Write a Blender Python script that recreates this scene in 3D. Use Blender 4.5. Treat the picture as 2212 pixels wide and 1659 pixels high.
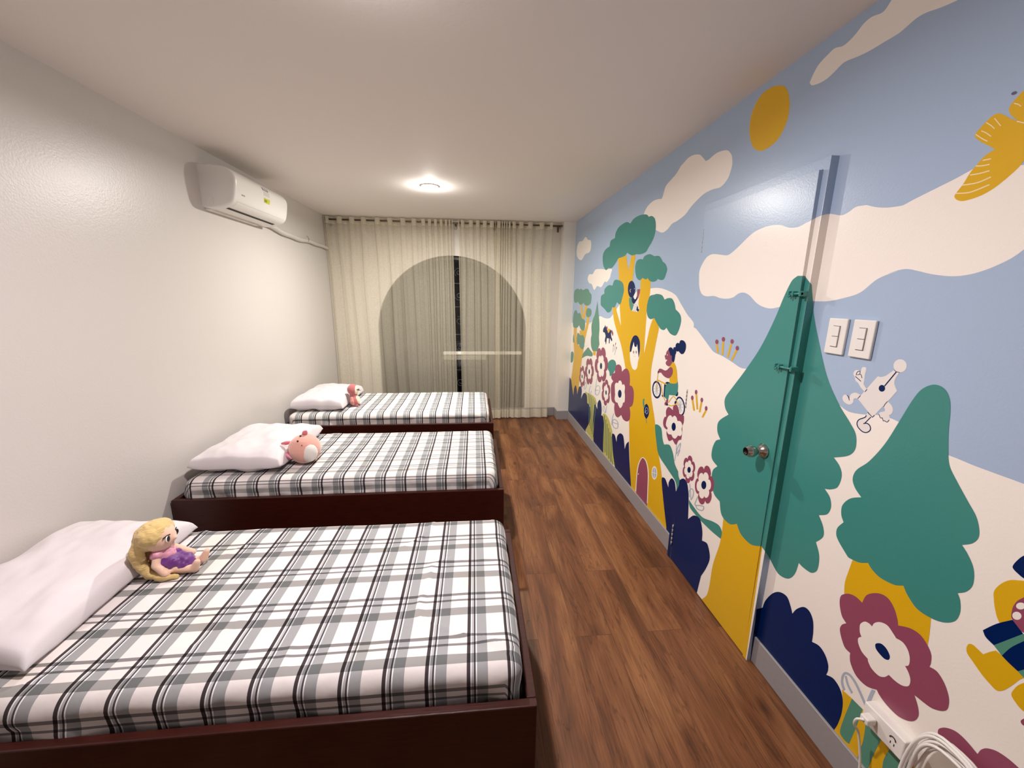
import bpy, bmesh, math, random
from mathutils import Vector, Matrix, noise
from mathutils.geometry import tessellate_polygon
random.seed(7)
scene = bpy.context.scene
for o in list(bpy.data.objects): bpy.data.objects.remove(o)
COL = scene.collection

# ---------------------------------------------------------------- camera
F = 850.0; YAW, PITCH, ROLL = .0964, -.2165, .0116
EYE = Vector((0, 0, 1.59))
cy, sy, cp, sp = math.cos(YAW), math.sin(YAW), math.cos(PITCH), math.sin(PITCH)
FW = Vector((sy*cp, cy*cp, sp)); RT = Vector((cy, -sy, 0)); UP = RT.cross(FW)
cr, sr = math.cos(ROLL), math.sin(ROLL)
RT, UP = cr*RT + sr*UP, -sr*RT + cr*UP
cam_data = bpy.data.cameras.new('camera'); cam = bpy.data.objects.new('camera', cam_data); COL.objects.link(cam)
m = Matrix((RT, UP, -FW)).transposed().to_4x4(); m.translation = EYE
cam.matrix_world = m
cam_data.sensor_width = 36; cam_data.lens = F/2212*36; cam_data.clip_start = .05
scene.camera = cam

# ---------------------------------------------------------------- world, lamps, exposure
world = bpy.data.worlds.new('night'); scene.world = world; world.use_nodes = True
world.node_tree.nodes['Background'].inputs[0].default_value = (.010, .011, .016, 1)
world.node_tree.nodes['Background'].inputs[1].default_value = .25
scene.view_settings.view_transform = 'Standard'; scene.view_settings.look = 'None'
scene.view_settings.gamma = 1; scene.view_settings.use_curve_mapping = False
scene.view_settings.exposure = 0.19
LAMPS = [((-.36, 3.61), 58, (1.0, .965, .90)), ((-.30, 1.22), 38, (1.0, .905, .91))]
for (lx, ly), w, c in LAMPS:
    ld = bpy.data.lights.new('downlight_glow', 'AREA'); ld.shape = 'DISK'; ld.size = .105
    ld.energy = w*.88; ld.color = c; ld.spread = math.radians(172)
    lo = bpy.data.objects.new('downlight_glow', ld); lo.location = (lx, ly, 2.4695); COL.objects.link(lo)
    lb = bpy.data.lights.new('downlight_bulb', 'POINT'); lb.shadow_soft_size = .014; lb.energy = w*.16; lb.color = c
    lo = bpy.data.objects.new('downlight_bulb', lb); lo.location = (lx, ly, 2.463); COL.objects.link(lo)

# ---------------------------------------------------------------- room size (metres)
XL, XR = -1.72, 1.241
YF, YP, YB = -1.7, 4.975, 5.16
XP = 1.095
H = 2.49

# ---------------------------------------------------------------- materials
def lin(c):
    return tuple(((v/255)/12.92 if v/255 <= .04045 else ((v/255+.055)/1.055)**2.4) for v in c) + (1,)
MATS = {}
def mat(name, rgb, rough=.5, metal=0, bump=0, bscale=60, spec=.5, emit=None, estr=0, sheen=0, sub=0, stretch=None, var=0, coat=0):
    if name in MATS: return MATS[name]
    mt = bpy.data.materials.new(name); mt.use_nodes = True; n = mt.node_tree.nodes; l = mt.node_tree.links
    b = n['Principled BSDF']
    b.inputs['Base Color'].default_value = lin(rgb); b.inputs['Roughness'].default_value = rough
    b.inputs['Metallic'].default_value = metal; b.inputs['Specular IOR Level'].default_value = spec
    if sheen: b.inputs['Sheen Weight'].default_value = sheen; b.inputs['Sheen Roughness'].default_value = .5
    if coat: b.inputs['Coat Weight'].default_value = coat; b.inputs['Coat Roughness'].default_value = .2
    if emit: b.inputs['Emission Color'].default_value = lin(emit); b.inputs['Emission Strength'].default_value = estr
    if bump or var:
        tc = n.new('ShaderNodeTexCoord'); mp = n.new('ShaderNodeMapping'); nz = n.new('ShaderNodeTexNoise')
        l.new(tc.outputs['Object'], mp.inputs[0]); l.new(mp.outputs[0], nz.inputs['Vector'])
        if stretch: mp.inputs['Scale'].default_value = stretch
        nz.inputs['Scale'].default_value = bscale; nz.inputs['Detail'].default_value = 4
        if bump:
            bp = n.new('ShaderNodeBump'); bp.inputs['Strength'].default_value = bump; bp.inputs['Distance'].default_value = .01
            l.new(nz.outputs['Fac'], bp.inputs['Height']); l.new(bp.outputs[0], b.inputs['Normal'])
        if var:
            mx = n.new('ShaderNodeMix'); mx.data_type = 'RGBA'; mx.blend_type = 'MULTIPLY'
            mx.inputs[0].default_value = 1; mx.inputs[6].default_value = lin(rgb)
            rp = n.new('ShaderNodeMapRange'); rp.inputs[1].default_value = .3; rp.inputs[2].default_value = .7
            rp.inputs[3].default_value = 1-var; rp.inputs[4].default_value = 1
            l.new(nz.outputs['Fac'], rp.inputs[0]); l.new(rp.outputs[0], mx.inputs[7]); l.new(mx.outputs[2], b.inputs['Base Color'])
    MATS[name] = mt; return mt
PAINT = dict(sky=(166, 186, 212), cream=(246, 238, 230), teal=(62, 136, 128), yellow=(222, 174, 22), magenta=(146, 74, 98),
             navy=(0, 30, 84), line=(172, 182, 198), streak=(245, 225, 180), penwhite=(232, 226, 222), leafteal=(84, 142, 122),
             olive=(196, 190, 104), stripe=(88, 120, 96), dot=(96, 94, 118), sketch=(110, 112, 118))
def paint_mat(k): return mat('mural_paint_'+k, PAINT[k], .27, bump=.035, bscale=160, spec=.18 if k == 'navy' else .4)
M_wall = mat('white_wall_paint', (207, 201, 196), .33, bump=.07, bscale=130, spec=.5)
M_wallb = mat('white_back_wall_paint', (233, 228, 220), .5, bump=.08, bscale=70)
M_ceil = mat('ceiling_paint', (240, 234, 228), .75, bump=.05, bscale=50, spec=.2)
M_base = mat('grey_baseboard_paint', (150, 146, 148), .4, bump=.1, bscale=40)
M_white = mat('white_plastic', (236, 232, 226), .35, spec=.4)
M_ivory = mat('ivory_plastic', (234, 230, 224), .4, spec=.4)
M_dark = mat('black_void', (8, 8, 9), .6)
M_chrome = mat('brushed_steel', (190, 184, 176), .22, 1)
M_rod = mat('dull_nickel_rod', (120, 110, 98), .35, .85)
M_mahog = mat('mahogany_stained_wood', (60, 20, 13), .34, bump=.06, bscale=14, stretch=(1, 8, 8), var=.35, coat=.12, spec=.35)
M_sheet_white = mat('white_pillow_cotton', (216, 209, 212), .85, bump=.05, bscale=300, spec=.2, sheen=.2)
M_alu = mat('grey_window_aluminium', (120, 118, 114), .45, .5)
M_iron = mat('painted_iron_grille', (190, 190, 188), .5)
M_sill = mat('white_window_rail', (240, 236, 226), .4)

# ---------------------------------------------------------------- object helpers
def obj(name, me, parent=None, loc=None):
    o = bpy.data.objects.new(name, me); COL.objects.link(o)
    if parent: o.parent = parent
    if loc: o.location = loc
    return o
def bm_obj(name, bm, mats, parent=None, smooth=False, loc=None):
    me = bpy.data.meshes.new(name); bm.normal_update(); bm.to_mesh(me); bm.free()
    for mm in (mats if isinstance(mats, (list, tuple)) else [mats]): me.materials.append(mm)
    if smooth:
        for p in me.polygons: p.use_smooth = True
    return obj(name, me, parent, loc)
def thing(name, label, cat, loc=(0, 0, 0), group=None, rz=0):
    o = bpy.data.objects.new(name, None); COL.objects.link(o); o.location = loc; o.rotation_euler = (0, 0, rz)
    o.empty_display_size = .05
    return tag(o, label, cat, group)
def tag(o, label, cat, group=None):
    o['label'] = label; o['category'] = cat
    if group: o['group'] = group
    return o
def structure(o):
    o['kind'] = 'structure'; return o
def box(bm, a, b, bev=0, seg=2, mi=0):
    a, b = Vector(a), Vector(b)
    r = bmesh.ops.create_cube(bm, size=1); vs = r['verts']
    c = (a+b)/2; s = b-a
    for v in vs: v.co = Vector((v.co.x*s.x, v.co.y*s.y, v.co.z*s.z)) + c
    fs = list({f for v in vs for f in v.link_faces})
    if bev:
        es = list({e for v in vs for e in v.link_edges})
        r = bmesh.ops.bevel(bm, geom=es, offset=bev, segments=seg, affect='EDGES', profile=.5)
        fs = list({f for f in bm.faces if f in fs} | set(r['faces']))
    for f in fs: f.material_index = mi
    return fs
def box_obj(name, a, b, mt, parent=None, bev=0, seg=2, smooth=False):
    bm = bmesh.new(); box(bm, a, b, bev, seg); return bm_obj(name, bm, mt, parent, smooth)
def tube(bm, pts, rad, n=10, closed=False, cap=True, mi=0):
    pts = [Vector(p) for p in pts]; rings = []
    up = None; N = len(pts)
    for i, p in enumerate(pts):
        if closed: t = pts[(i+1) % N]-pts[i-1]
        else: t = pts[min(i+1, N-1)]-pts[max(i-1, 0)]
        t.normalize()
        if up is None: up = t.orthogonal().normalized()
        up = (up - t*up.dot(t)); up = up.normalized() if up.length > 1e-6 else t.orthogonal().normalized()
        s = t.cross(up); r = rad[i] if isinstance(rad, (list, tuple)) else rad
        rings.append([bm.verts.new(p + r*(math.cos(2*math.pi*k/n)*up + math.sin(2*math.pi*k/n)*s)) for k in range(n)])
    for i in range(N if closed else N-1):
        A, B = rings[i], rings[(i+1) % N]
        for k in range(n):
            f = bm.faces.new((A[k], A[(k+1) % n], B[(k+1) % n], B[k])); f.material_index = mi; f.smooth = True
    if cap and not closed:
        bm.faces.new(rings[0][::-1]).material_index = mi; bm.faces.new(rings[-1]).material_index = mi
def lathe(bm, prof, axis='Z', n=32, origin=(0, 0, 0), mi=0):
    """prof: list of (radius, height) along the axis"""
    o = Vector(origin); rings = []
    def P(r, h, a):
        c, s = r*math.cos(a), r*math.sin(a)
        return o + (Vector((c, s, h)) if axis == 'Z' else Vector((h, c, s)) if axis == 'X' else Vector((c, h, s)))
    for r, h in prof:
        rings.append([bm.verts.new(P(max(r, 1e-5), h, 2*math.pi*k/n)) for k in range(n)])
    for A, B in zip(rings, rings[1:]):
        for k in range(n):
            f = bm.faces.new((A[k], A[(k+1) % n], B[(k+1) % n], B[k])); f.smooth = True; f.material_index = mi
    return rings
def ball(bm, c, r, seg=16, sc=(1, 1, 1), mi=0):
    g = bmesh.ops.create_uvsphere(bm, u_segments=seg, v_segments=seg//2+2, radius=1)
    for v in g['verts']: v.co = Vector((v.co.x*r*sc[0], v.co.y*r*sc[1], v.co.z*r*sc[2])) + Vector(c)
    for v in g['verts']:
        for f in v.link_faces: f.smooth = True; f.material_index = mi
def blob(name, parts, mt, parent=None, voxel=.004, sm=6, disp=0, dscale=30, loc=None):
    """one continuous soft body grown out of overlapping balls and tapered limbs"""
    bm = bmesh.new()
    for p in parts:
        if p[0] == 'b': ball(bm, p[1], p[2], 20, p[3] if len(p) > 3 else (1, 1, 1))
        else:
            pts, rr = p[1], p[2]
            tube(bm, pts, rr, 14)
            for q, r in zip(pts, rr if isinstance(rr, (list, tuple)) else [rr]*len(pts)): ball(bm, q, r, 14)
    me = bpy.data.meshes.new('tmp'); bm.to_mesh(me); bm.free()
    t = bpy.data.objects.new('tmp', me); COL.objects.link(t)
    md = t.modifiers.new('r', 'REMESH'); md.mode = 'VOXEL'; md.voxel_size = voxel
    ms = t.modifiers.new('s', 'SMOOTH'); ms.iterations = sm; ms.factor = .5
    dg = bpy.context.evaluated_depsgraph_get(); dg.update()
    me2 = bpy.data.meshes.new_from_object(t.evaluated_get(dg))
    bpy.data.objects.remove(t)
    if disp:
        for v in me2.vertices: v.co += v.normal*disp*noise.noise(v.co*dscale)
    me2.name = name
    me2.materials.clear(); me2.materials.append(mt)
    for p in me2.polygons: p.use_smooth = True
    return obj(name, me2, parent, loc)

# ================================================================ SETTING
# ---- floor: wood-look planks running along the room
def floor_mat():
    mt = bpy.data.materials.new('wood_plank_floor'); mt.use_nodes = True; n = mt.node_tree.nodes; l = mt.node_tree.links
    b = n['Principled BSDF']; tc = n.new('ShaderNodeTexCoord')
    rot = n.new('ShaderNodeMapping'); rot.inputs['Rotation'].default_value = (0, 0, math.pi/2); rot.inputs['Location'].default_value = (.33, .07, 0)
    l.new(tc.outputs['Object'], rot.inputs[0])
    br = n.new('ShaderNodeTexBrick'); l.new(rot.outputs[0], br.inputs['Vector'])
    br.offset = .37; br.inputs['Scale'].default_value = 1; br.inputs['Mortar Size'].default_value = .0012
    br.inputs['Brick Width'].default_value = 1.22; br.inputs['Row Height'].default_value = .18
    br.inputs['Color1'].default_value = (0, 0, 0, 1); br.inputs['Color2'].default_value = (1, 1, 1, 1); br.inputs['Mortar'].default_value = (.5, .5, .5, 1)
    br.inputs['Mortar Smooth'].default_value = .3
    # per-plank shift of the grain
    sep = n.new('ShaderNodeSeparateXYZ'); l.new(rot.outputs[0], sep.inputs[0])
    sc = n.new('ShaderNodeMath'); sc.operation = 'MULTIPLY'; sc.inputs[1].default_value = 7; l.new(br.outputs['Color'], sc.inputs[0])
    cmb = n.new('ShaderNodeCombineXYZ'); l.new(sep.outputs[0], cmb.inputs[0]); l.new(sep.outputs[1], cmb.inputs[1]); l.new(sc.outputs[0], cmb.inputs[2])
    def nz(scale, stretch, detail=6, dist=0.0):
        mp = n.new('ShaderNodeMapping'); mp.inputs['Scale'].default_value = stretch; l.new(cmb.outputs[0], mp.inputs[0])
        t = n.new('ShaderNodeTexNoise'); t.inputs['Scale'].default_value = scale; t.inputs['Detail'].default_value = detail
        t.inputs['Distortion'].default_value = dist; l.new(mp.outputs[0], t.inputs['Vector']); return t
    big = nz(1.8, (.8, 4.5, 1), 5, .8); fine = nz(8, (.8, 16, 1), 8, .5); streak = nz(2.2, (.8, 8, 1), 4, 1.4)
    r1 = n.new('ShaderNodeValToRGB'); l.new(big.outputs['Fac'], r1.inputs[0])
    e = r1.color_ramp.elements; e[0].position = .3; e[0].color = lin((88, 53, 33)); e[1].position = .72; e[1].color = lin((146, 100, 64))
    k = e.new(.5); k.color = lin((116, 73, 45))
    r2 = n.new('ShaderNodeValToRGB'); l.new(fine.outputs['Fac'], r2.inputs[0])
    e = r2.color_ramp.elements; e[0].position = .28; e[0].color = (.62, .58, .55, 1); e[1].position = .62; e[1].color = (1.08, 1.06, 1.04, 1)
    r3 = n.new('ShaderNodeValToRGB'); l.new(streak.outputs['Fac'], r3.inputs[0])
    e = r3.color_ramp.elements; e[0].position = .455; e[0].color = (1, 1, 1, 1); e[1].position = .50; e[1].color = (1, 1, 1, 1)
    k = e.new(.4775); k.color = (.42, .34, .28, 1)
    def mul(a, c, f=1):
        x = n.new('ShaderNodeMix'); x.data_type = 'RGBA'; x.blend_type = 'MULTIPLY'; x.inputs[0].default_value = f
        l.new(a, x.inputs[6]); l.new(c, x.inputs[7]); return x.outputs[2]
    c = mul(r1.outputs[0], r2.outputs[0], .8); c = mul(c, r3.outputs[0], .65)
    # knots
    vp = n.new('ShaderNodeMapping'); vp.inputs['Scale'].default_value = (1.3, 3.2, 1); l.new(cmb.outputs[0], vp.inputs[0])
    vo = n.new('ShaderNodeTexVoronoi'); vo.inputs['Scale'].default_value = 1.4; l.new(vp.outputs[0], vo.inputs['Vector'])
    r4 = n.new('ShaderNodeValToRGB'); l.new(vo.outputs['Distance'], r4.inputs[0])
    e = r4.color_ramp.elements; e[0].position = .0; e[0].color = (.35, .3, .25, 1); e[1].position = .11; e[1].color = (1, 1, 1, 1)
    c = mul(c, r4.outputs[0], .95)
    pl = n.new('ShaderNodeMapRange'); pl.inputs[3].default_value = .9; pl.inputs[4].default_value = 1.08; l.new(br.outputs['Color'], pl.inputs[0])
    c = mul(c, pl.outputs[0]); 
    mo = n.new('ShaderNodeMapRange'); mo.inputs[3].default_value = 1; mo.inputs[4].default_value = .55; l.new(br.outputs['Fac'], mo.inputs[0])
    c = mul(c, mo.outputs[0]); l.new(c, b.inputs['Base Color'])
    b.inputs['Roughness'].default_value = .42; b.inputs['Specular IOR Level'].default_value = .35
    bp = n.new('ShaderNodeBump'); bp.inputs['Strength'].default_value = .12; bp.inputs['Distance'].default_value = .004
    l.new(fine.outputs['Fac'], bp.inputs['Height']); l.new(bp.outputs[0], b.inputs['Normal'])
    return mt
structure(box_obj('floor', (XL-.15, YF-.15, -.1), (XR+.15, YB+.2, 0), floor_mat()))
structure(box_obj('ceiling', (XL-.15, YF-.15, H), (XR+.15, YB+.2, H+.1), M_ceil))
structure(box_obj('wall_left', (XL-.15, YF-.15, 0), (XL, YB+.2, H), M_wall))
structure(box_obj('wall_front', (XL, YF-.15, 0), (XR, YF, H), M_wallb))

# ---- back wall with its arched opening and the pilaster at its right end
AX, AR, ASP, AB = -.268, .945, 1.145, .10      # arch centre x, radius, spring height, sill height
def arch_outline(r, n=48, bottom=AB):
    pts = [(AX-r, bottom)]
    pts += [(AX - r*math.cos(math.pi*i/n), ASP + r*math.sin(math.pi*i/n)) for i in range(n+1)]
    return pts + [(AX+r, bottom)]
def plate_with_arch(bm, y0, y1):
    inn = arch_outline(AR); x0, x1 = XL, XR
    n = len(inn)
    def outer(p):
        x, z = p
        if z <= ASP + 1e-6 and x < AX: return (x0, z)
        if z <= ASP + 1e-6 and x > AX: return (x1, z)
        dx, dz = x-AX, z-ASP; t = 1e9
        if dx < -1e-9: t = min(t, (x0-AX)/dx)
        if dx > 1e-9: t = min(t, (x1-AX)/dx)
        if dz > 1e-9: t = min(t, (H-ASP)/dz)
        return (AX+dx*t, ASP+dz*t)
    out = [outer(p) for p in inn]
    for y, flip in ((y0, 0), (y1, 1)):
        vi = [bm.verts.new((p[0], y, p[1])) for p in inn]; vo = [bm.verts.new((p[0], y, p[1])) for p in out]
        for i in range(n-1): bm.faces.new((vi[i], vi[i+1], vo[i+1], vo[i]))
        for cx, a in ((x0, None), (x1, None)):
            side = [i for i in range(n-1) if (abs(out[i][0]-cx) < 1e-6) != (abs(out[i+1][0]-cx) < 1e-6)]
            for i in side:
                c = bm.verts.new((cx, y, H)); bm.faces.new((vo[i], vo[i+1], c))
        b0 = [bm.verts.new(q) for q in ((x0, y, 0), (x1, y, 0), (x1, y, AB), (x0, y, AB))]; bm.faces.new(b0)
    for i in range(n-1):
        a, b = inn[i], inn[i+1]
        bm.faces.new([bm.verts.new(q) for q in ((a[0], y0, a[1]), (b[0], y0, b[1]), (b[0], y1, b[1]), (a[0], y1, a[1]))])
    a, b = inn[0], inn[-1]
    bm.faces.new([bm.verts.new(q) for q in ((a[0], y0, a[1]), (b[0], y0, b[1]), (b[0], y1, b[1]), (a[0], y1, a[1]))])
bm = bmesh.new(); plate_with_arch(bm, YB, YB+.18); box(bm, (XP, YP, 0), (XR, YB, H), 0)
bmesh.ops.remove_doubles(bm, verts=bm.verts, dist=1e-5); bmesh.ops.recalc_face_normals(bm, faces=bm.faces)
structure(bm_obj('wall_back', bm, M_wallb))

# ---- window in the arch
w1 = bpy.data.objects.new('window_1', None); COL.objects.link(w1); w1.location = (0, 0, 0); structure(w1)
def arch_strip(bm, r0, r1, y0, y1):
    A, B = arch_outline(r0), arch_outline(r1)
    for i in range(len(A)-1):
        a, b, c, d = A[i], A[i+1], B[i+1], B[i]
        f = [Vector((p[0], y0, p[1])) for p in (a, b, c, d)]; g = [Vector((p[0], y1, p[1])) for p in (a, b, c, d)]
        vf = [bm.verts.new(q) for q in f]; vg = [bm.verts.new(q) for q in g]
        bm.faces.new(vf); bm.faces.new(vg[::-1])
        for k in range(4): bm.faces.new((vf[k], vg[k], vg[(k+1) % 4], vf[(k+1) % 4]))
bm = bmesh.new(); arch_strip(bm, AR-.045, AR, YB+.06, YB+.12)
box(bm, (AX-AR, YB+.06, AB), (AX+AR, YB+.12, AB+.05)); box(bm, (AX-.16, YB+.07, AB), (AX-.125, YB+.11, ASP+AR-.02))
bmesh.ops.remove_doubles(bm, verts=bm.verts, dist=1e-5)
bm_obj('window_frame', bm, mat('dark_bronze_window_frame', (52, 50, 48), .45, .4), w1)
bm = bmesh.new(); o_ = arch_outline(AR-.02)
bm.faces.new([bm.verts.new((p[0], YB+.092, p[1])) for p in o_]); f2 = [bm.verts.new((p[0], YB+.088, p[1])) for p in o_]; bm.faces.new(f2[::-1])
gl = bpy.data.materials.new('dark_night_glass'); gl.use_nodes = True; g_ = gl.node_tree.nodes['Principled BSDF']
g_.inputs['Base Color'].default_value = (.5, .52, .55, 1); g_.inputs['Roughness'].default_value = .03; g_.inputs['Transmission Weight'].default_value = 1
bm_obj('window_glass', bm, gl, w1)
bm = bmesh.new(); box(bm, (AX-.14, YB+.03, .845), (AX+AR-.05, YB+.075, .885), .004); bm_obj('window_rail', bm, M_sill, w1)
bm = bmesh.new(); box(bm, (AX-.14, YB+.04, .775), (AX+.42, YB+.07, .845), .003); bm_obj('lower_rail', bm, mat('grey_window_rail', (150, 146, 136), .5), w1)
# wrought grille outside the glass
gr = thing('window_grille', 'painted iron grille of bars and scrolls behind the sheer curtains in the arched window', 'window grille', (AX, YB+.15, AB))
def G(bm, pts, r): tube(bm, [(x-AX, 0, z-AB) for x, z in pts], r, 8)
def gpart(name, pts, r):
    bm = bmesh.new(); G(bm, pts, r); bm_obj(name, bm, M_iron, gr)
for z in (.3, .62, 1.10, 1.46, 1.76):
    hw = AR-.03 if z < ASP else math.sqrt((AR-.03)**2-(z-ASP)**2)
    gpart('grille_bar', [(AX-hw, z), (AX+hw, z)], .006)
for i in (-5, -3, -1, 1, 3, 5):
    x = AX + i*.148; top = ASP + math.sqrt(max((AR-.03)**2-(x-AX)**2, 0))
    gpart('grille_bar', [(x, AB), (x, top)], .005)
def spiral(cx, cz, r, turns=1.6, flip=1, rot=0):
    P = []
    for i in range(40):
        t = i/39; a = rot + flip*turns*2*math.pi*t; rr = r*(1-.8*t); P.append((cx+rr*math.cos(a), cz+rr*math.sin(a)))
    gpart('grille_scroll', P, .0045)
for i in range(-5, 6):
    x = AX + i*.148+.074
    for j, z in enumerate((.45, .92, 1.28, 1.60, 1.90)):
        if (x-AX)**2 + max(z+.06-ASP, 0)**2 > (AR-.12)**2: continue
        spiral(x, z, .058, 1.5, 1 if (i+j) % 2 else -1, j)

# ---- baseboards
def bb(name, segs):
    bm = bmesh.new()
    for a, b in segs: box(bm, a, b, .002, 1)
    return structure(bm_obj(name, bm, M_base))
BH = .118
bb('baseboard_right', [((XR-.010, 2.115, 0), (XR, YP, BH)), ((XR-.010, YF, 0), (XR, 1.371, BH+.008))])
bb('baseboard_back', [((XP-.010, YP-.010, 0), (XR-.010, YP, BH)), ((XP-.010, YP, 0), (XP, YB, BH)), ((XL, YB-.010, 0), (XP-.01, YB, BH))])

# ================================================================ MURAL WALL AND DOOR
ZR = dict(A=(1200, 440, 4.608), B=(1200, 740, 4.608), C=(1380, 640, 2.767), D=(1480, 300, 4.1475), E=(1500, 560, 2.370),
          F=(1580, 1150, 3.2595), G=(1800, 740, 2.963), I=(1740, 650, 5.35), J=(2000, 1180, 3.463), K=(1780, 1440, 5.12),
          L=(1900, 150, 3.317), M=(1260, 660, 13.825), N=(1400, 720, 8.3), O=(1340, 580, 16.59), Q=(1230, 380, 11.06),
          R=(1420, 220, 11.06), S=(1180, 860, 11.06), H=(1700, 0, 3.318), X=(0, 0, 1))
def P(s, z='X'):
    """'x,y x,y! ...' in one reading frame of the wall survey; ! marks a sharp point; @K switches frame"""
    out = []
    for tok in s.split():
        if tok[0] == '@': z = tok[1:]; continue
        c = tok.endswith('!'); x, y = tok.rstrip('!').split(',')
        x0, y0, k = ZR[z]; out.append((x0+float(x)/k, y0+float(y)/k, c))
    return out
def smooth(pts, closed=True, sub=5):
    n = len(pts); out = []
    rng = range(n if closed else n-1)
    for i in rng:
        p0, p1, p2, p3 = pts[i-1] if (closed or i) else pts[0], pts[i], pts[(i+1) % n], pts[(i+2) % n] if (closed or i+2 < n) else pts[-1]
        def tan(a, b, c): 
            if b[2]: return (0, 0)
            return ((c[0]-a[0])*.5, (c[1]-a[1])*.5)
        t1, t2 = tan(p0, p1, p2), tan(p1, p2, p3)
        d = math.hypot(p2[0]-p1[0], p2[1]-p1[1])
        if p1[2]: t1 = ((p2[0]-p1[0])*.6-t2[0]*.0, (p2[1]-p1[1])*.6)
        if p2[2]: t2 = ((p2[0]-p1[0])*.6, (p2[1]-p1[1])*.6)
        def lim(t):
            L = math.hypot(*t); return t if L <= d*1.1 or L == 0 else (t[0]*d*1.1/L, t[1]*d*1.1/L)
        t1, t2 = lim(t1), lim(t2)
        s_ = sub if d > 3 else 3
        if p1[2] and p2[2]: s_ = 1
        for k in range(s_):
            u = k/s_; a = 2*u**3-3*u**2+1; b = u**3-2*u**2+u; c = -2*u**3+3*u**2; e = u**3-u**2
            out.append((a*p1[0]+b*t1[0]+c*p2[0]+e*t2[0], a*p1[1]+b*t1[1]+c*p2[1]+e*t2[1]))
    if not closed: out.append(pts[-1][:2])
    return out
def ell(cx, cy_, rx, ry, z='X', rot=0, n=22):
    x0, y0, k = ZR[z]; c, s = math.cos(rot), math.sin(rot); o = []
    for i in range(n):
        a = 2*math.pi*i/n; u, v = rx*math.cos(a), ry*math.sin(a); o.append((x0+(cx+u*c-v*s)/k, y0+(cy_+u*s+v*c)/k))
    return o
def petals(cx, cy_, rx, ry, z, n=6, rot=0, amp=.24):
    x0, y0, k = ZR[z]; o = []
    for i in range(n*10):
        a = 2*math.pi*i/(n*10); r = 1-amp + amp*abs(math.sin(n*(a)/2))**.6
        o.append((x0+(cx+rx*r*math.cos(a+rot))/k, y0+(cy_+ry*r*math.sin(a+rot))/k))
    return o
DESIGN = []          # (colour, layer, [outline points])
def fill(col, layer, s, z='X'): DESIGN.append((col, layer, smooth(P(s, z))))
def fillp(col, layer, pts): DESIGN.append((col, layer, pts))
def stroke(col, layer, s, z, w):
    """a brush line of width w (same frame)"""
    pts = smooth(P(s, z), False, 4); w = w/ZR[z][2]/2; n = len(pts)
    L, R_ = [], []
    for i, p in enumerate(pts):
        q0, q1 = pts[max(i-1, 0)], pts[min(i+1, n-1)]; dx, dy = q1[0]-q0[0], q1[1]-q0[1]; d = math.hypot(dx, dy) or 1
        L.append((p[0]-dy/d*w, p[1]+dx/d*w)); R_.append((p[0]+dy/d*w, p[1]-dx/d*w))
    for i in range(n-1): DESIGN.append((col, layer, [L[i], L[i+1], R_[i+1], R_[i]]))

# -- hills, clouds, sun
fill('cream', 1, '@A 130,1185! 330,1185 345,1178 @M 160,560 250,490 330,400! 470,335! 510,315 600,360 700,390 800,370 860,300! @A 640,1000! 925,848! 1000,838 1080,850 1190,905 1250,1000 1310,1100 1372,1180 1376,1232! 1400,1245 1480,1350 1560,1460 @C 460,340 500,358 560,395 610,428 650,434 @E 400,580! 735,740! 790,780 870,795 960,800 1045,832 @G 500,560! 740,722! 800,745 900,787 1030,835 1221,905 @X 2330,1090! 3600,1520! 3600,5000! 1180,5000! 1180,700!')
fill('cream', 1, '@H 163,592! 180,612 245,590 310,545 400,455 440,432 520,400 600,360 700,300 800,240 860,190 930,130 1000,90 1100,55 1225,0 1330,-60! 850,-160! 750,0 690,85 610,120 550,170 500,235 450,290 400,330 345,345 300,385 230,460 190,530')
fill('cream', 1, '@D 125,1250 130,1180 160,1110 200,1055 250,1032 320,1038 380,1042 430,1010 500,945 560,885 620,835 690,800 760,778 850,772 930,795 1010,790 1080,755 1140,725 1200,695 1290,672 1400,685 1460,660 1530,610 1600,597 @H 570,1470 640,1485 720,1488 820,1475 @L 180,968 250,930 350,880 450,830 550,780 650,725 760,670 1015,685 1060,675 1250,560! 1300,1080! 1035,1290 950,1350 850,1400 750,1440 640,1470 520,1482 380,1468 280,1445 200,1430 130,1440 60,1465 @E 1040,60 940,100 850,170 760,200 680,215 605,214 @D 1140,1448 1000,1470 @D 860,1502 770,1520 700,1505 640,1470 580,1405 530,1378 480,1385 430,1420 370,1432 310,1425 260,1408 190,1410 150,1390 128,1330')
fill('cream', 1, '@Q 1780,920 1830,790 1890,700 2000,600 2120,555 2212,535 @R 200,2020 330,1860 420,1760 490,1659 560,1540 640,1450 740,1340 870,1270 1010,1262 1080,1320 1160,1415! 1240,1370 1340,1280 1450,1205 1600,1160 1690,1165 1770,1260 1790,1380 1790,1500 1750,1659 @D 380,360 320,430 240,455 160,500 60,600 @A 1290,110 1210,172 1160,200 1110,260 1060,288 1000,262! 940,300! 880,200!')
fill('cream', 1, '@A 300,330 270,370 235,380 215,430 210,500 225,545 260,560 295,505 340,480 355,420 350,365 325,360')
fill('cream', 1, '@A 320,750 335,705 370,700 400,655 460,650 500,655 560,650 550,700 540,740 510,780 490,775 455,830 415,820 385,858 360,800 335,790')
fill('yellow', 1, '1690,185 1701,195 1706,225 1700,262 1681,300 1657,321 1640,326 1626,316 1619,285 1624,245 1643,207 1666,189')
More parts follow.
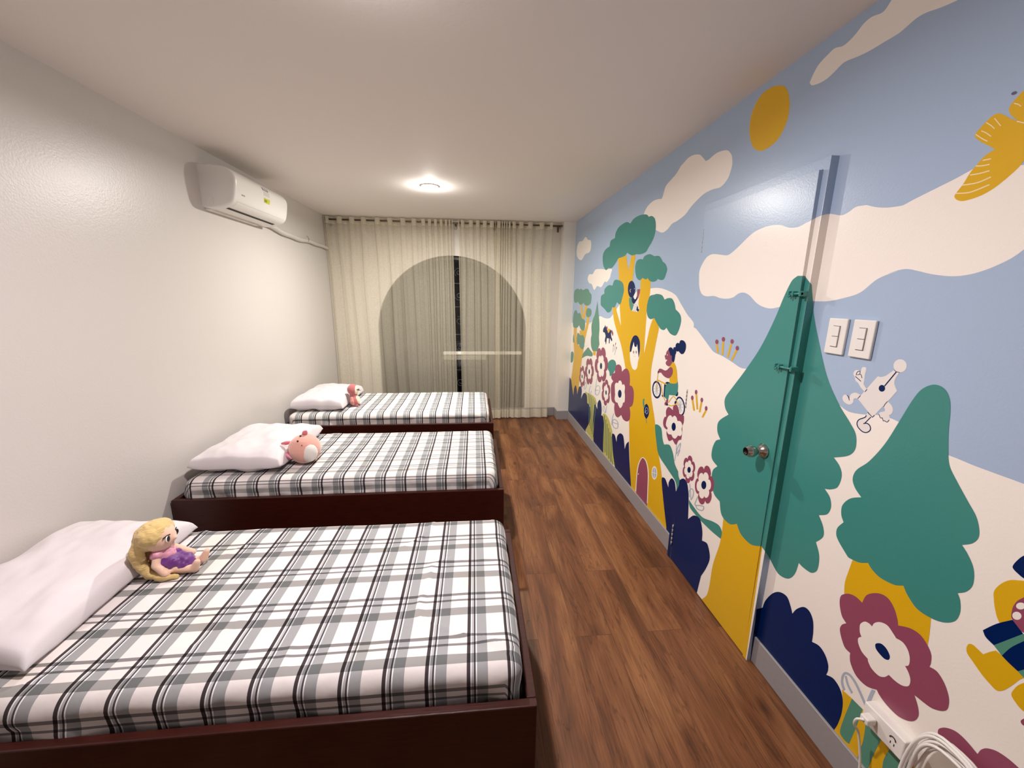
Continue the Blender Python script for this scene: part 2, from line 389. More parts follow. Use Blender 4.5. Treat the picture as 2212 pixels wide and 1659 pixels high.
# -- bird
fill('yellow', 2, '@L 537,910 550,885 600,820 650,740 700,680 760,615 828,572! 780,545 730,520 690,490 685,465 740,400 800,340 850,315 890,325 940,352 990,370! 940,322 928,280 960,230 1035,150 1150,60! 1300,300! 1150,560 1035,655 1000,700 900,790 800,865 700,915 600,943 555,935')
for s in ('765,380 800,402 825,425', '825,350 845,375 870,405', '730,440 765,455 800,480', '690,465 735,495 775,515', '965,243 995,250 1015,265', '985,372 1060,388', '740,652 800,640', '690,692 740,690 790,680', '650,757 720,745 790,725', '590,830 700,812 800,770', '550,888 650,880 790,825'):
    stroke('streak', 3, s, 'L', 8)
fillp('dot', 2, ell(965, 170, 22, 11, 'L', -.4))
# -- great yellow tree
fill('yellow', 3, '@A 622,530! 700,480! 726,665! 760,500! 800,500! 785,600 768,770! 762,860! 735,940 740,1000 759,1066! 800,1075 823,1077! 838,1060! 826,1000 833,930 845,852 848,740! 950,740! 940,900 912,1020 905,1140 890,1350 880,1495! 905,1390 935,1250 960,1170 985,1120! 1032,1235! 1005,1370 980,1500 955,1640 948,1780 955,1930 985,2130 1005,2300 1025,2480 1055,2680 1090,3040 1120,3300! 800,3300! 755,2900 738,2500 732,2100 728,1900 720,1800 700,1659 680,1540 650,1400 610,1270 580,1150 565,1020! 600,1025! 612,1080 652,1218! 640,1040 632,800')
fill('magenta', 4, '@B 805,1470! 812,1350 830,1220 865,1150 900,1190 918,1300 915,1450 910,1700! 800,1700!')
stroke('cream', 5, '800,1480 808,1350 826,1215 865,1145 905,1185 925,1300 920,1450 914,1600', 'B', 8)
fillp('cream', 4, ell(985, 1297, 28, 67, 'B')); fillp('line', 5, ell(985, 1297, 20, 55, 'B'))
stroke('cream', 6, '986,1240 983,1355', 'B', 5); stroke('cream', 6, '962,1290 1008,1306', 'B', 5)
fillp('cream', 6, ell(827, 1308, 4, 7, 'B'))
# snail
fill('navy', 4, '@B 905,610 925,635 933,690 925,730 905,762! 888,735 880,690 883,640')
stroke('leafteal', 4, '880,560 876,600 884,645', 'B', 16); stroke('leafteal', 4, '900,755 908,805', 'B', 6)
stroke('line', 5, '890,700 900,650 918,655 922,690 908,712 898,690 908,672', 'B', 4)
# boy reading in the tree
fillp('navy', 4, ell(405, 745, 133, 305, 'O'))
fill('leafteal', 4, '@O 316,1060! 400,1040 420,1150 450,1260 505,1290! 470,1400 420,1500 405,1515! 360,1450 328,1300 316,1150')
fill('cream', 4, '@O 470,1010! 520,900 590,820 602,940 580,1040 530,1100 500,1080')
fill('navy', 5, '@O 430,1030 470,1020 510,1098 560,1088 600,980! 640,1000 620,1090 560,1180 510,1260 460,1260 420,1180 408,1090')
fill('magenta', 5, '@O 615,745! 715,740! 690,900 650,1060! 610,1080! 600,960!')
fill('penwhite', 4, '@O 425,1520! 500,1290 630,1130! 640,1290 600,1380 570,1530!')
for q in range(5): stroke('line', 6, f'{515-q*14},{1290+q*52} {620-q*12},{1320+q*52}', 'O', 16)
fill('navy', 5, '@O 600,1350! 630,1350! 645,1450! 690,1470! 640,1555! 575,1490!')
stroke('streak', 5, '380,735 350,790 370,860', 'O', 14); fillp('cream', 5, ell(505, 722, 8, 18, 'O'))
# child looking out of the hollow
fill('cream', 4, '@M 1395,1385 1430,1200 1500,1050 1560,900 1620,920 1690,1100 1700,1300 1670,1550 1640,1659 1610,1850 1550,1925 1470,1880 1415,1700 1397,1550')
fill('navy', 5, '@M 1393,1380 1400,1200 1440,1040 1500,920 1570,890 1640,940 1690,1080 1698,1280 1680,1440 1655,1575! 1640,1400 1612,1150! 1590,1230 1560,1235 1530,1210 1510,1080! 1470,1230 1435,1370 1415,1385')
for ex in (1502, 1582): fillp('sketch', 5, ell(ex, 1392, 22, 40, 'M')); fillp('cream', 6, ell(ex-6, 1392, 8, 16, 'M'))
stroke('line', 5, '1520,1470 1540,1475', 'M', 8); stroke('line', 5, '1508,1515 1535,1522 1555,1512', 'M', 8)
# -- foliage of the great tree
for s in ('500,660 478,620 470,560 475,500 500,455 540,425! 550,370 592,342! 600,290 630,235 680,195 715,182 745,198! 780,150 840,115 905,107 930,130! 960,122 990,150 1000,220 990,300 965,370 930,430 900,480 850,503 805,503! 760,515 715,488! 690,520 625,545! 600,590 560,640 525,640! 515,655',
          '795,680 795,620 810,570 845,550 868,556! 890,520 940,502 985,523! 1030,520 1055,550 1068,578! 1095,600 1112,650 1100,700 1080,750 1050,760 1018,748! 1000,770 965,778 935,765 918,740! 900,755 868,738! 840,762 810,740',
          '450,980 455,920 487,895! 490,850 530,812 567,816! 590,760 640,765 672,795 682,860 670,920 645,1000 612,980! 590,1030 565,1030! 550,1070 520,1083 490,1050 472,1032! 452,1010',
          '912,1100 908,1050 918,980 940,920 985,905! 1010,898 1060,910 1087,955! 1120,940 1160,945 1185,990 1197,1052! 1240,1100 1252,1160 1235,1240 1205,1305 1180,1312 1140,1290 1105,1235! 1080,1258 1045,1245 1005,1180 985,1138! 950,1150 925,1135'):
    fill('teal', 4, s, 'A')
# -- small yellow tree in the corner and its neighbours
fill('yellow', 3, '182,1230! 212,1235! 216,1390 237,1412! 240,1260! 290,1262! 308,1190 315,1120! 338,1120! 330,1200 300,1330 280,1450 262,1560 245,1700 222,1920! 158,1920! 150,1800 170,1640 185,1500 180,1380', 'A')
fill('yellow', 3, '246,1000! 264,1000! 274,1100 282,1145! 262,1145!', 'A'); fill('yellow', 3, '298,1005! 320,1008! 290,1145! 270,1145!', 'A')
for s in ('185,970 185,900 195,860 222,843! 240,855 252,843! 275,860 297,848! 325,850 337,880! 358,910 355,970 345,1000 318,1015 290,1005 280,985! 262,1005 240,1000 225,976! 200,988',
          '175,1220 175,1150 185,1080 205,1058 222,1096! 245,1090 262,1140! 290,1160 295,1210 285,1260 255,1255 235,1210! 215,1235 190,1235',
          '308,1120 305,1080 318,1042 345,1045 360,1070 352,1115 330,1130',
          '218,1400 213,1340 222,1285 247,1312! 275,1310 290,1350 285,1420 268,1450 245,1430 235,1400!',
          '176,1380 176,1330 184,1300 188,1380', '152,1580 155,1480 172,1472 182,1500 172,1570',
          '418,970! 428,1080 437,1180 438,1260! 433,1330 438,1400! 425,1440 415,1470! 370,1465! 355,1420 352,1350 361,1300! 358,1220 370,1160 395,1090',
          '262,1540! 275,1490 302,1455! 325,1430 345,1455 370,1490 362,1520 310,1515'):
    fill('leafteal', 4, s, 'A')
fill('teal', 3, '@B 520,260 525,200 560,170 595,185 605,240 585,290 545,335 535,290')
fill('yellow', 3, '372,1462! 405,1470! 398,1515! 376,1505!', 'A')
for s in ('M 45,1200 47,1230', 'M 85,1200 87,1230', 'M 128,1180 125,1210'): stroke('line', 3, s[2:], 'M', 9)
# -- horse and far matchstick plants
fill('navy', 3, '@M 655,570! 680,650 720,740 740,810 760,815 790,760 800,710! 830,750 830,860 845,960 865,1000 862,1060 850,1070 815,1010 795,970! 785,1130 765,1130 765,985! 740,980 705,975! 690,1100 680,1160 670,1150 660,1080 645,1085 645,1020 665,900 635,800! 605,800 590,760 605,680 640,630')
fill('magenta', 4, '@M 680,660 700,620 725,640 725,700 710,710'); fill('yellow', 4, '@M 725,720 760,690 800,710 785,780 755,815 735,780'); fill('magenta', 3, '@M 820,745 860,740 895,820 880,910 850,840')
for a, hx, hy in (('905,1180 885,1390', 903, 1190), ('965,1130 930,1350', 966, 1140), ('992,1260 935,1470', 992, 1265)):
    stroke('dot', 2, a, 'M', 9); fillp('magenta', 3, ell(hx, hy, 12, 34, 'M', .1))
# -- flowers
def flower(z, o, i, c, n=6, rot=0, l=5):
    fillp('magenta', l, petals(*o, z, n, rot)); fillp('cream', l+1, petals(*i, z, n, rot)); fillp('navy', l+2, ell(*c, z))
flower('B', (267, 338, 30, 110), (267, 338, 17, 62), (265, 338, 5, 18), 6, .3)
flower('B', (338, 287, 44, 140), (338, 290, 24, 80), (337, 290, 7, 25), 6, .5)
flower('B', (457, 222, 66, 185), (455, 235, 38, 115), (454, 233, 11, 32), 6, .45)
flower('B', (503, 498, 44, 132), (504, 498, 25, 84), (504, 498, 7, 23), 6, .2)
fill('magenta', 5, '@B 590,300 600,235 630,217 655,240 662,290! 690,262 715,262 735,300 742,370 738,425! 765,440 780,490 778,570 765,625 738,645! 745,700 738,765 710,785 675,765 655,720! 620,745 595,720 585,660 588,610! 560,580 552,500 555,420 575,385! 555,350 565,310')
fill('cream', 6, '@B 592,420 605,400 625,405! 632,382 650,380 662,405 664,425! 680,415 692,440 688,490! 692,530 688,590 672,600! 665,630 645,652 628,625 620,600! 600,590 590,560 594,520! 592,470')
fillp('navy', 7, ell(641, 510, 18, 40, 'B'))
fill('magenta', 5, '@N 325,1490! 322,1400 340,1345 370,1320 400,1335 447,1378! 450,1320 480,1280 520,1290 545,1340 560,1420 562,1465! 600,1460 640,1480 642,1530 @B 1280,720 1278,790 1262,830! 1262,890 1252,965! 1225,975 1205,1015 1190,1010 1165,965! 1130,980 1110,930 1105,890 1112,870! 1080,840 1072,790 1085,745 1105,735!')
fill('cream', 6, '@B 1112,760 1130,730 1150,725 1165,745! 1185,728 1205,745 1215,780! 1245,785 1262,820 1255,865! 1262,900 1245,930 1220,925! 1195,955 1170,945 1155,915! 1125,910 1110,880 1118,850! 1100,820')
fillp('navy', 7, ell(1178, 838, 21, 41, 'B'))
flower('B', (1329, 1262, 64, 140), (1328, 1263, 46, 92), (1331, 1267, 17, 30), 6, .25)
flower('B', (1484, 1418, 96, 205), (1478, 1422, 72, 138), (1478, 1418, 25, 42), 6, .45)
fill('magenta', 5, '@F 765,470 780,440 830,432 880,455 922,495! 950,445 1000,428 1060,435 1110,470 1150,540 1172,620 1175,655! 1260,675 1330,720 1380,790 1408,860 1405,920 1395,945! 1450,980 1500,1060 1530,1150 1532,1210 1515,1250 1470,1255 1400,1230 1290,1145! 1315,1230 1318,1290 1290,1325 1240,1325 1170,1290 1090,1210 1040,1140 1025,1108! 950,1080 880,1010 840,920 835,870 838,850! 800,810 775,740 765,680 780,650 810,640! 780,590 765,520')
fill('cream', 6, '@F 905,680 910,645 940,628 970,640 992,662! 1010,638 1050,632 1100,655 1140,710 1162,745! 1210,775 1245,830 1258,890 1250,935 1225,940! 1250,990 1262,1040 1250,1080 1210,1080 1160,1050 1110,1003! 1080,1018 1040,1010 990,960 965,910 962,890! 920,840 895,780 895,745 918,735! 908,710')
fill('navy', 7, '@F 1015,790 1030,780 1060,785 1095,820 1118,870 1110,897 1080,890 1045,855 1020,820')
fill('magenta', 5, '@F 1455,1410 1465,1382 1510,1375 1580,1400 1650,1460 1735,1560! 1760,1530 1800,1520 1870,1540 1960,1600 2060,1690! 2200,1900! 1900,1900! 1640,1610! 1560,1570 1500,1510 1470,1460')
# leaf drawings
for z, s, w in (('B', '410,360 395,520', 5), ('B', '400,510 395,470 415,430 440,440 438,490 415,525 400,510', 6), ('B', '395,475 430,475', 5),
                ('B', '300,390 290,430 285,460', 5), ('B', '300,395 310,430 290,470', 5), ('B', '350,430 335,480 345,520 358,480', 5),
                ('B', '510,630 500,700', 5), ('B', '480,630 472,670 495,700 490,650 480,632', 5), ('B', '580,705 565,760 560,820', 6),
                ('B', '565,800 575,768 600,770 622,800 620,845 600,855 575,835 565,800', 8), ('B', '570,795 622,812', 7),
                ('B', '1205,1010 1200,1100 1185,1180', 7), ('B', '1205,1100 1215,1050 1245,1000 1235,1060 1205,1110', 9), ('B', '1240,1070 1215,1130', 9),
                ('C', '305,1120 312,1215', 5), ('C', '303,1200 300,1170 315,1150 327,1165 322,1200 310,1218', 6),
                ('C', '355,1195 335,1245 365,1250 388,1258 380,1280 350,1270 340,1245', 6), ('C', '370,1215 388,1230', 6),
                ('F', '795,1110 780,1060 785,1010 805,990 840,1010 880,1070 930,1180 958,1245', 16), ('F', '805,1010 820,1070 850,1130', 14), ('F', '955,1240 975,1170 1002,1110', 28)):
    stroke('line', 4, s, z, w)
# -- matchstick plants
for hx, hy, s in ((467, 272, '466,285 473,340'), (506, 257, '505,268 500,350'), (558, 270, '553,285 532,365'), (589, 310, '585,322 555,385')):
    stroke('yellow', 3, s, 'C', 11); fillp('magenta', 4, ell(hx, hy, 10, 14, 'C'))
for hx, hy, s in ((320, 607, '321,618 331,684'), (343, 573, '344,585 350,676'), (377, 620, '375,632 364,693'), (403, 670, '402,682 380,724')):
    stroke('yellow', 3, s, 'C', 11); fillp('magenta', 4, ell(hx, hy, 8, 14, 'C'))
# -- girl on a bicycle
for cx_, cy_, a, b_, c_, d_ in ((155, 1010, 80, 160, 58, 125), (575, 1310, 86, 178, 64, 146)):
    fillp('navy', 3, ell(cx_, cy_, a, b_, 'N', -.06 if cx_ < 300 else -.12)); fillp('cream', 4, ell(cx_, cy_, c_, d_, 'N', -.06 if cx_ < 300 else -.12))
    for k in range(10):
        an = 2*math.pi*k/10+.2; x0, y0, kk = ZR['N']
        stroke('line', 5, f'{cx_},{cy_} {cx_+c_*.85*math.cos(an)},{cy_+d_*.85*math.sin(an)}', 'N', 9)
for s, w in (('182,715 166,840 155,1000', 12), ('168,835 335,918', 22), ('232,900 262,1090 312,1215', 13), ('365,1245 462,1130 545,1290', 13), ('360,1282 430,1300 515,1262', 15)):
    stroke('yellow', 6, s, 'N', w)
stroke('navy', 7, '493,1215 480,1262', 'N', 18); stroke('navy', 6, '250,1105 265,1140', 'N', 16)
fill('navy', 6, '@N 300,900 340,870 385,880 395,895! 340,910 325,960 315,1050 300,1150! 280,1120 285,1000 290,930')
fill('navy', 6, '@N 540,1060 535,1110 510,1128 480,1110! 520,1080 525,1040')
fill('teal', 7, '@N 390,893! 450,905 515,895 530,850! 540,940 530,1050 500,1112! 440,1110 378,1103! 370,1150 360,1192! 320,1170 300,1140! 305,1020 315,950 345,905')
fill('magenta', 7, '@N 335,1175! 362,1190 355,1240 350,1270! 330,1290 300,1285 298,1250 320,1220'); fillp('navy', 8, ell(343, 1274, 14, 25, 'N'))
fill('yellow', 7, '@N 436,520! 460,512 500,590 520,700 530,860! 510,895 440,902 390,892! 388,800 430,760 448,680 430,620 385,600! 400,580')
fill('magenta', 8, '@N 185,690! 195,645 225,632 270,650 310,668 350,650 385,612 425,610 445,650 440,720 410,780 370,805 310,785 260,740 235,700! 215,706 195,705')
stroke('navy', 8, '186,672 182,718', 'N', 16)
fill('magenta', 7, '@N 365,292! 390,340 408,395 432,400! 428,470 440,520! 400,580 370,592 330,565 318,525 350,475! 315,470! 308,440 300,400 318,390 335,330')
fillp('cream', 8, ell(348, 388, 6, 12, 'N'))
fill('navy', 8, '@N 600,122 650,140 680,200 675,290 640,360 600,372 565,340 553,318! 530,328 510,315! 505,350 490,385! 483,440 470,500 450,520 428,480 430,400! 405,395 385,330 365,290! 380,262 410,250 435,265 452,292! 460,255 495,245! 500,200 530,170 562,182! 575,140')
# -- bushes along the skirting
fill('olive', 3, '@B 295,485! 320,500 350,515 375,530 400,560 410,610! 382,640! 378,760 384,1000! 345,940! 300,880! 330,800 345,700 340,620 308,605!')
fill('olive', 3, '@B 455,740! 480,705 510,725 540,790 565,880! 570,1000 578,1100 600,1240! 460,1100! 472,900!')
for k in range(6): stroke('stripe', 4, f'{330+k*15},{505+k*18} {336+k*10},{640+k*30} {330+k*9},{800+k*28}', 'B', 5)
for k in range(6): stroke('stripe', 4, f'{488+k*14},{725+k*42} {478+k*16},{930+k*38} {474+k*19},{1060+k*32}', 'B', 7)
for s in ('140,345! 155,370 165,440 178,530! 185,460 200,425 212,460 215,520! 235,440 255,440 262,480 255,560! 275,510 295,502 312,530 316,602! 335,620 350,680 345,770 320,830 300,870! 300,1000! 120,1000! 120,345!',
          '385,640 395,615 416,662! 420,600 440,570 455,600 460,680 456,722! 475,740 480,830 475,1080! 470,1300! 380,1100! 378,900 378,750',
          '562,920! 570,905 590,920 608,990! 615,930 645,903 675,930 690,1060! 705,1010 730,983! 738,1200 752,1415! 752,1600! 600,1500! 590,1230! 570,1080'):
    fill('navy', 4, s, 'B')
fill('teal', 4, '@C 97,770 115,768 135,790 142,850 151,886! 185,890 205,940 215,1000 236,1048! 238,1075 247,1100! 240,1160! 225,1170! 220,1110 170,1030 120,950 105,870')
fill('teal', 4, '@C 300,1215! 330,1260 380,1320 440,1345 480,1370 497,1410 490,1450! 430,1400 360,1330 310,1270 300,1240')
fill('navy', 5, '@C 137,1110 140,1083 158,1090 177,1142! 180,1110 197,1088 215,1110 222,1167! 240,1130 245,1100 270,1090 290,1120 298,1200 295,1332! 330,1310 365,1330 380,1400 378,1460! 410,1480 425,1560 405,1620 372,1672! 340,1800! 150,1700! 165,1380! 150,1250')
# -- conifer on the door, conifer beside it
fill('yellow', 3, '1563,1118! 1600,1118! 1647,1180! 1611,1424! 1600,1440! 1500,1300! 1527,1285 1540,1220 1556,1170')
fill('teal', 4, '@E 530,85! 565,85! 600,130! 605,200 615,300 640,430 680,600 740,740 800,840 828,900 825,970 790,1005 715,1015! 745,1060 755,1110 735,1165 700,1178 668,1175! 695,1220 700,1270 680,1305 638,1310! 660,1370 660,1420 623,1448! 640,1520 630,1590 600,1605 560,1580 535,1555! 515,1610 480,1635 430,1610 385,1530! 345,1470! 290,1460 240,1410 218,1355! 180,1355 140,1310 130,1240! 100,1200 88,1130 95,1080 118,1060! 90,1020 92,970 110,930 133,922! 118,880 125,830 175,795! 158,760 158,710 200,650 260,570 340,450 410,310 460,190 500,110')
fill('yellow', 3, '@F 855,190! 963,200! 1212,360! 1408,590! 1395,720 1382,800! 1200,900! 900,600! 795,430! 800,350 830,260')
fill('teal', 4, '@G 625,272 680,275 725,310 748,370 750,450 740,560 738,720 750,800 800,900 860,1010 915,1110 935,1190 930,1250 890,1285 825,1295! 860,1350 895,1430 903,1500 890,1560 850,1595 797,1603! @F 1612,480 1612,560 1580,620 1510,635 1420,610 1310,540 1240,440 1212,375! 1150,370 1050,320 990,260 963,215! 900,212 830,180 @G 90,1365 25,1250 25,1190 67,1150! 52,1100 60,1040 110,998 180,990! 140,930 125,870 150,815 230,760 330,650 420,510 500,380 560,305')
fill('navy', 4, '@F 175,540! 220,530! 240,480 290,430 340,420 390,450 415,510 430,572! 460,540 510,525 550,555 575,620 577,700 568,770! 620,800 660,860 682,930 680,975 668,1002! 720,1030 765,1100 785,1180 778,1270 750,1350 725,1390! 700,1500! 120,1000! 150,740! 165,640!')
fill('yellow', 3, '@F 778,1105! 850,1170! 930,1250! 1000,1330! 1100,1440! 1230,1580! 1400,1800! 900,1800! 700,1390! 765,1290 785,1200')
fill('leafteal', 4, '@F 850,1170! 925,1245! 880,1370 830,1490! 790,1455 765,1400 800,1290!')
fill('leafteal', 4, '@F 945,1345! 1020,1345! 1075,1420! 1015,1540 960,1670! 880,1640! 900,1540 925,1480 940,1400!')
fill('leafteal', 4, '@F 1150,1495! 1235,1580! 1290,1680! 1060,1720! 1070,1610 1105,1540!')
# -- walking pen figure
fillp('penwhite', 2, ell(1095, 750, 77, 76, 'I'))
fill('penwhite', 2, '@I 1030,795! 1088,825! 1040,900 1030,960 1060,1040! 1000,1110! 775,1345! 605,1130! 838,870! 870,880 930,865 980,830')
fill('penwhite', 2, '@I 635,1085! 580,1060 530,1075 512,1110 505,1148! 480,1090 450,1085 430,1110 435,1150 470,1185 515,1198 550,1175 562,1130 605,1130!')
fill('penwhite', 2, '@I 712,1022! 685,1052! 640,1000 610,950 580,920 570,880 555,840 575,805 610,800 642,812! 655,770 690,765 705,780 690,850 680,920 675,965')
fill('penwhite', 2, '@I 950,1160! 990,1200 1012,1250 1000,1300 965,1322! 975,1350 960,1395 930,1400 890,1370 850,1320 860,1290 920,1270 900,1215!')
fill('penwhite', 2, '@I 715,1290! 757,1340! 690,1412! 735,1425 752,1470 715,1518 660,1510 608,1460 597,1410 620,1370 690,1345')
fillp('navy', 4, ell(885, 1010, 37, 39, 'I'))
for s, w in (('1052,820 915,985', 13), ('720,1285 775,1345! 800,1320', 8), ('605,1128 637,1095', 7), ('688,1050 714,1020', 7), ('1027,797 1050,818 1088,826', 7),
             ('588,860 600,822 634,810', 7), ('600,855 640,850 655,892', 7), ('577,872 610,900 642,930', 8), ('634,812 630,850', 7), ('480,1088 500,1110 507,1150', 7),
             ('850,1310 868,1352 890,1350', 7), ('890,1350 900,1385 918,1385', 7), ('905,1225 920,1195 950,1162', 7), ('918,1385 945,1400 968,1375', 7),
             ('705,1322 690,1345 620,1372 597,1412 610,1460 660,1510 710,1520 750,1490 745,1442 712,1415 670,1418', 11), ('757,1342 685,1415', 10)):
    stroke('navy', 4, s, 'I', w)
# -- dancer at the right
fill('navy', 3, '@J 650,150 680,110 734,70 850,40! 850,290! 734,240 690,205 660,175')
fill('yellow', 3, '@J 510,400 510,340 550,290 620,255 700,255 850,275! 850,400! 700,400 660,450 640,560! 600,565 550,570! 530,520 515,450')
fill('magenta', 4, '@J 640,520 655,450 700,400 850,330! 850,690! 720,640 680,590 650,550')
fillp('cream', 5, ell(712, 447, 35, 26, 'J')); fillp('cream', 5, ell(683, 520, 35, 30, 'J', .3))
fill('navy', 5, '@J 428,628! 530,580 650,550! 730,655! 510,740! 450,680'); fill('leafteal', 5, '@J 510,740! 730,655! 850,700! 850,720! 735,745 570,818!')
fill('navy', 5, '@J 570,818! 650,750 850,660! 850,900! 690,935! 620,870'); fill('leafteal', 5, '@J 690,935! 850,890! 850,1010! 735,985!')
fill('yellow', 3, '@J 305,760 320,732 350,735 380,760 430,808! 480,790 525,780! 640,870! 735,985! 700,1000 640,1045 580,1078 530,1078 480,1030 420,960 350,860 310,800')
fill('yellow', 3, '@J 640,1110 660,1070 700,1035 850,980! 850,1320! 720,1225 670,1165'); fill('magenta', 3, '@J 715,1300 850,1240! 850,1380! 730,1340')

EPS = .00016
def unproj(px, py, P0, N):
    d = (px-1106)/F*RT - (py-829.5)/F*UP + FW
    dn = d.dot(N); 
    if abs(dn) < 1e-9: return None
    t = (P0-EYE).dot(N)/dn
    return None if t <= 0 else EYE + d*t
def clip(poly, clipper):
    out = poly
    for i in range(len(clipper)):
        a, b = clipper[i], clipper[(i+1) % len(clipper)]
        ex, ey = b[0]-a[0], b[1]-a[1]; inp, out = out, []
        if not inp: return []
        def side(p): return ex*(p[1]-a[1]) - ey*(p[0]-a[0])
        for k in range(len(inp)):
            p, q = inp[k], inp[(k+1) % len(inp)]; sp_, sq = side(p), side(q)
            if sp_ >= 0: out.append(p)
            if (sp_ > 0 and sq < 0) or (sp_ < 0 and sq > 0):
                t = sp_/(sp_-sq); out.append((p[0]+(q[0]-p[0])*t, p[1]+(q[1]-p[1])*t))
    return out
TRIS = []
for col, layer, pts in DESIGN:
    if len(pts) == 4: tr = [(0, 1, 2), (0, 2, 3)]
    else: tr = tessellate_polygon([[Vector((x, y, 0)) for x, y in pts]])
    TRIS.append((col, layer+(len(TRIS) % 97)*.006, [[pts[i] for i in t] for t in tr]))
COLS = list(PAINT)
def paint_region(bm, P0, e1, e2, poly, base='sky'):
    """poly: convex outline in (e1,e2) coordinates of the plane through P0; the design is laid on it as coats of paint"""
    P0, e1, e2 = Vector(P0), Vector(e1).normalized(), Vector(e2).normalized()
    N = e1.cross(e2).normalized()
    if (EYE-P0).dot(N) < 0: N = -N
    ar = sum(poly[i][0]*poly[(i+1) % len(poly)][1]-poly[(i+1) % len(poly)][0]*poly[i][1] for i in range(len(poly)))
    if ar < 0: poly = poly[::-1]
    f = bm.faces.new([bm.verts.new(P0+e1*a+e2*b) for a, b in poly]); f.material_index = COLS.index(base)
    for col, layer, tris in TRIS:
        for t in tris:
            w = [unproj(x, y, P0, N) for x, y in t]
            if any(q is None for q in w): continue
            q2 = [((q-P0).dot(e1), (q-P0).dot(e2)) for q in w]
            c = clip(q2, poly)
            if len(c) < 3: continue
            A2 = sum(c[i][0]*c[(i+1) % len(c)][1]-c[(i+1) % len(c)][0]*c[i][1] for i in range(len(c)))
            if abs(A2) < 2e-9: continue
            if (A2 > 0) != (e1.cross(e2).dot(N) > 0): c = c[::-1]
            f = bm.faces.new([bm.verts.new(P0+e1*a+e2*b+N*EPS*layer) for a, b in c]); f.material_index = COLS.index(col)
PM = [paint_mat(k) for k in COLS]
Y_, Z_ = Vector((0, 1, 0)), Vector((0, 0, 1))
JN, JF, JT = 1.361, 2.112, 2.073            # door frame: near side, far side, top
XJ = 1.211                                  # front of the frame
bm = bmesh.new()
for y0, y1, z0, z1 in ((YF, JN, 0, H), (JN, JF, JT, H), (JF, YP, 0, H)):
    paint_region(bm, (XR, 0, 0), Y_, Z_, [(y0, z0), (y1, z0), (y1, z1), (y0, z1)])
box(bm, (XR+.002, YF, 0), (XR+.15, YB, H), 0, mi=1)
structure(bm_obj('wall_right', bm, PM))
# door: frame, tilted leaf, hardware
door = bpy.data.objects.new('door_1', None); COL.objects.link(door); structure(door)
PN, PF, PT = 1.385, 2.072, 2.034            # leaf edges
bm = bmesh.new(); o0 = (XJ, 0, 0)
paint_region(bm, o0, Y_, Z_, [(JN, 0), (PN+.002, 0), (PN+.002, JT), (JN, JT)])
paint_region(bm, o0, Y_, Z_, [(PN+.002, PT+.003), (JF, PT+.003), (JF, JT), (PN+.002, JT)])
paint_region(bm, o0, Y_, Z_, [(PF+.003, 0), (JF, 0), (JF, PT+.003), (PF+.003, PT+.003)])
paint_region(bm, (0, JN, 0), Vector((1, 0, 0)), Z_, [(XJ, 0), (XR, 0), (XR, JT), (XJ, JT)])
for a, b in (((XJ+.001, JN+.001, 0), (XR+.05, PN+.001, JT-.001)), ((XJ+.001, PF+.004, 0), (XR+.05, JF, JT-.001)), ((XJ+.001, JN+.001, PT+.004), (XR+.05, JF, JT-.0005))):
    box(bm, a, b, 0, mi=0)
bm_obj('door_frame', bm, PM, door)
bm = bmesh.new(); TI = .017
P0 = Vector((XJ+.001, 0, 0)); e2 = Vector((-TI/2.03, 0, 1)).normalized(); LZ = PT/e2.z
paint_region(bm, P0, Y_, e2, [(PN, .006), (PF, .006), (PF, LZ), (PN, LZ)])
paint_region(bm, (0, PN, 0), Vector((1, 0, 0)), Z_, [(XJ+.001, .006), (XJ+.02, .006), (XJ+.02, PT), (XJ+.001-TI, PT)])
v = [bm.verts.new(q) for q in ((XJ+.001-TI, PN, PT), (XJ+.001-TI, PF, PT), (XJ+.02, PF, PT), (XJ+.02, PN, PT))]; bm.faces.new(v)
v = [bm.verts.new(q) for q in ((XJ+.02, PN, .006), (XJ+.02, PF, .006), (XJ+.02, PF, PT), (XJ+.02, PN, PT))]; bm.faces.new(v)
bm_obj('door_leaf', bm, PM, door)
bm_obj('door_gap', (lambda b: (box(b, (XJ+.021, JN+.03, .001), (XJ+.024, JF-.03, PT+.003)), b)[1])(bmesh.new()), M_dark, door)
M_hinge = mat('bare_steel_hinge', (176, 172, 168), .55, .3, bump=.3, bscale=60)
for z0, z1 in ((1.832, 1.949), (.982, 1.092), (.097, .237)):
    bm = bmesh.new(); x_ = XJ-.004-TI*z0/2.03*.5
    for k in range(5): tube(bm, [(x_, PF+.001, z0+(z1-z0)*k/5+.001), (x_, PF+.001, z0+(z1-z0)*(k+1)/5-.001)], .0045, 10)
    bm_obj('hinge', bm, M_hinge, door)
bm = bmesh.new(); kx, ky, kz = XJ-TI*.5, 1.445, .974
lathe(bm, [(0, 0), (.030, 0), (.031, -.004), (.020, -.016), (.012, -.022), (.0105, -.032), (.020, -.040), (.0255, -.052), (.0245, -.066), (.017, -.078), (.0165, -.080)], 'X', 36, (kx, ky, kz))
kb = bm_obj('door_knob', bm, M_chrome, door)
bm = bmesh.new(); lathe(bm, [(.0165, -.080), (.012, -.082), (.0118, -.076), (0, -.076)], 'X', 24, (kx, ky, kz)); bm_obj('keyhole', bm, mat('dark_lock_core', (30, 28, 26), .3, .8), kb)
M_tealhw = paint_mat('teal')
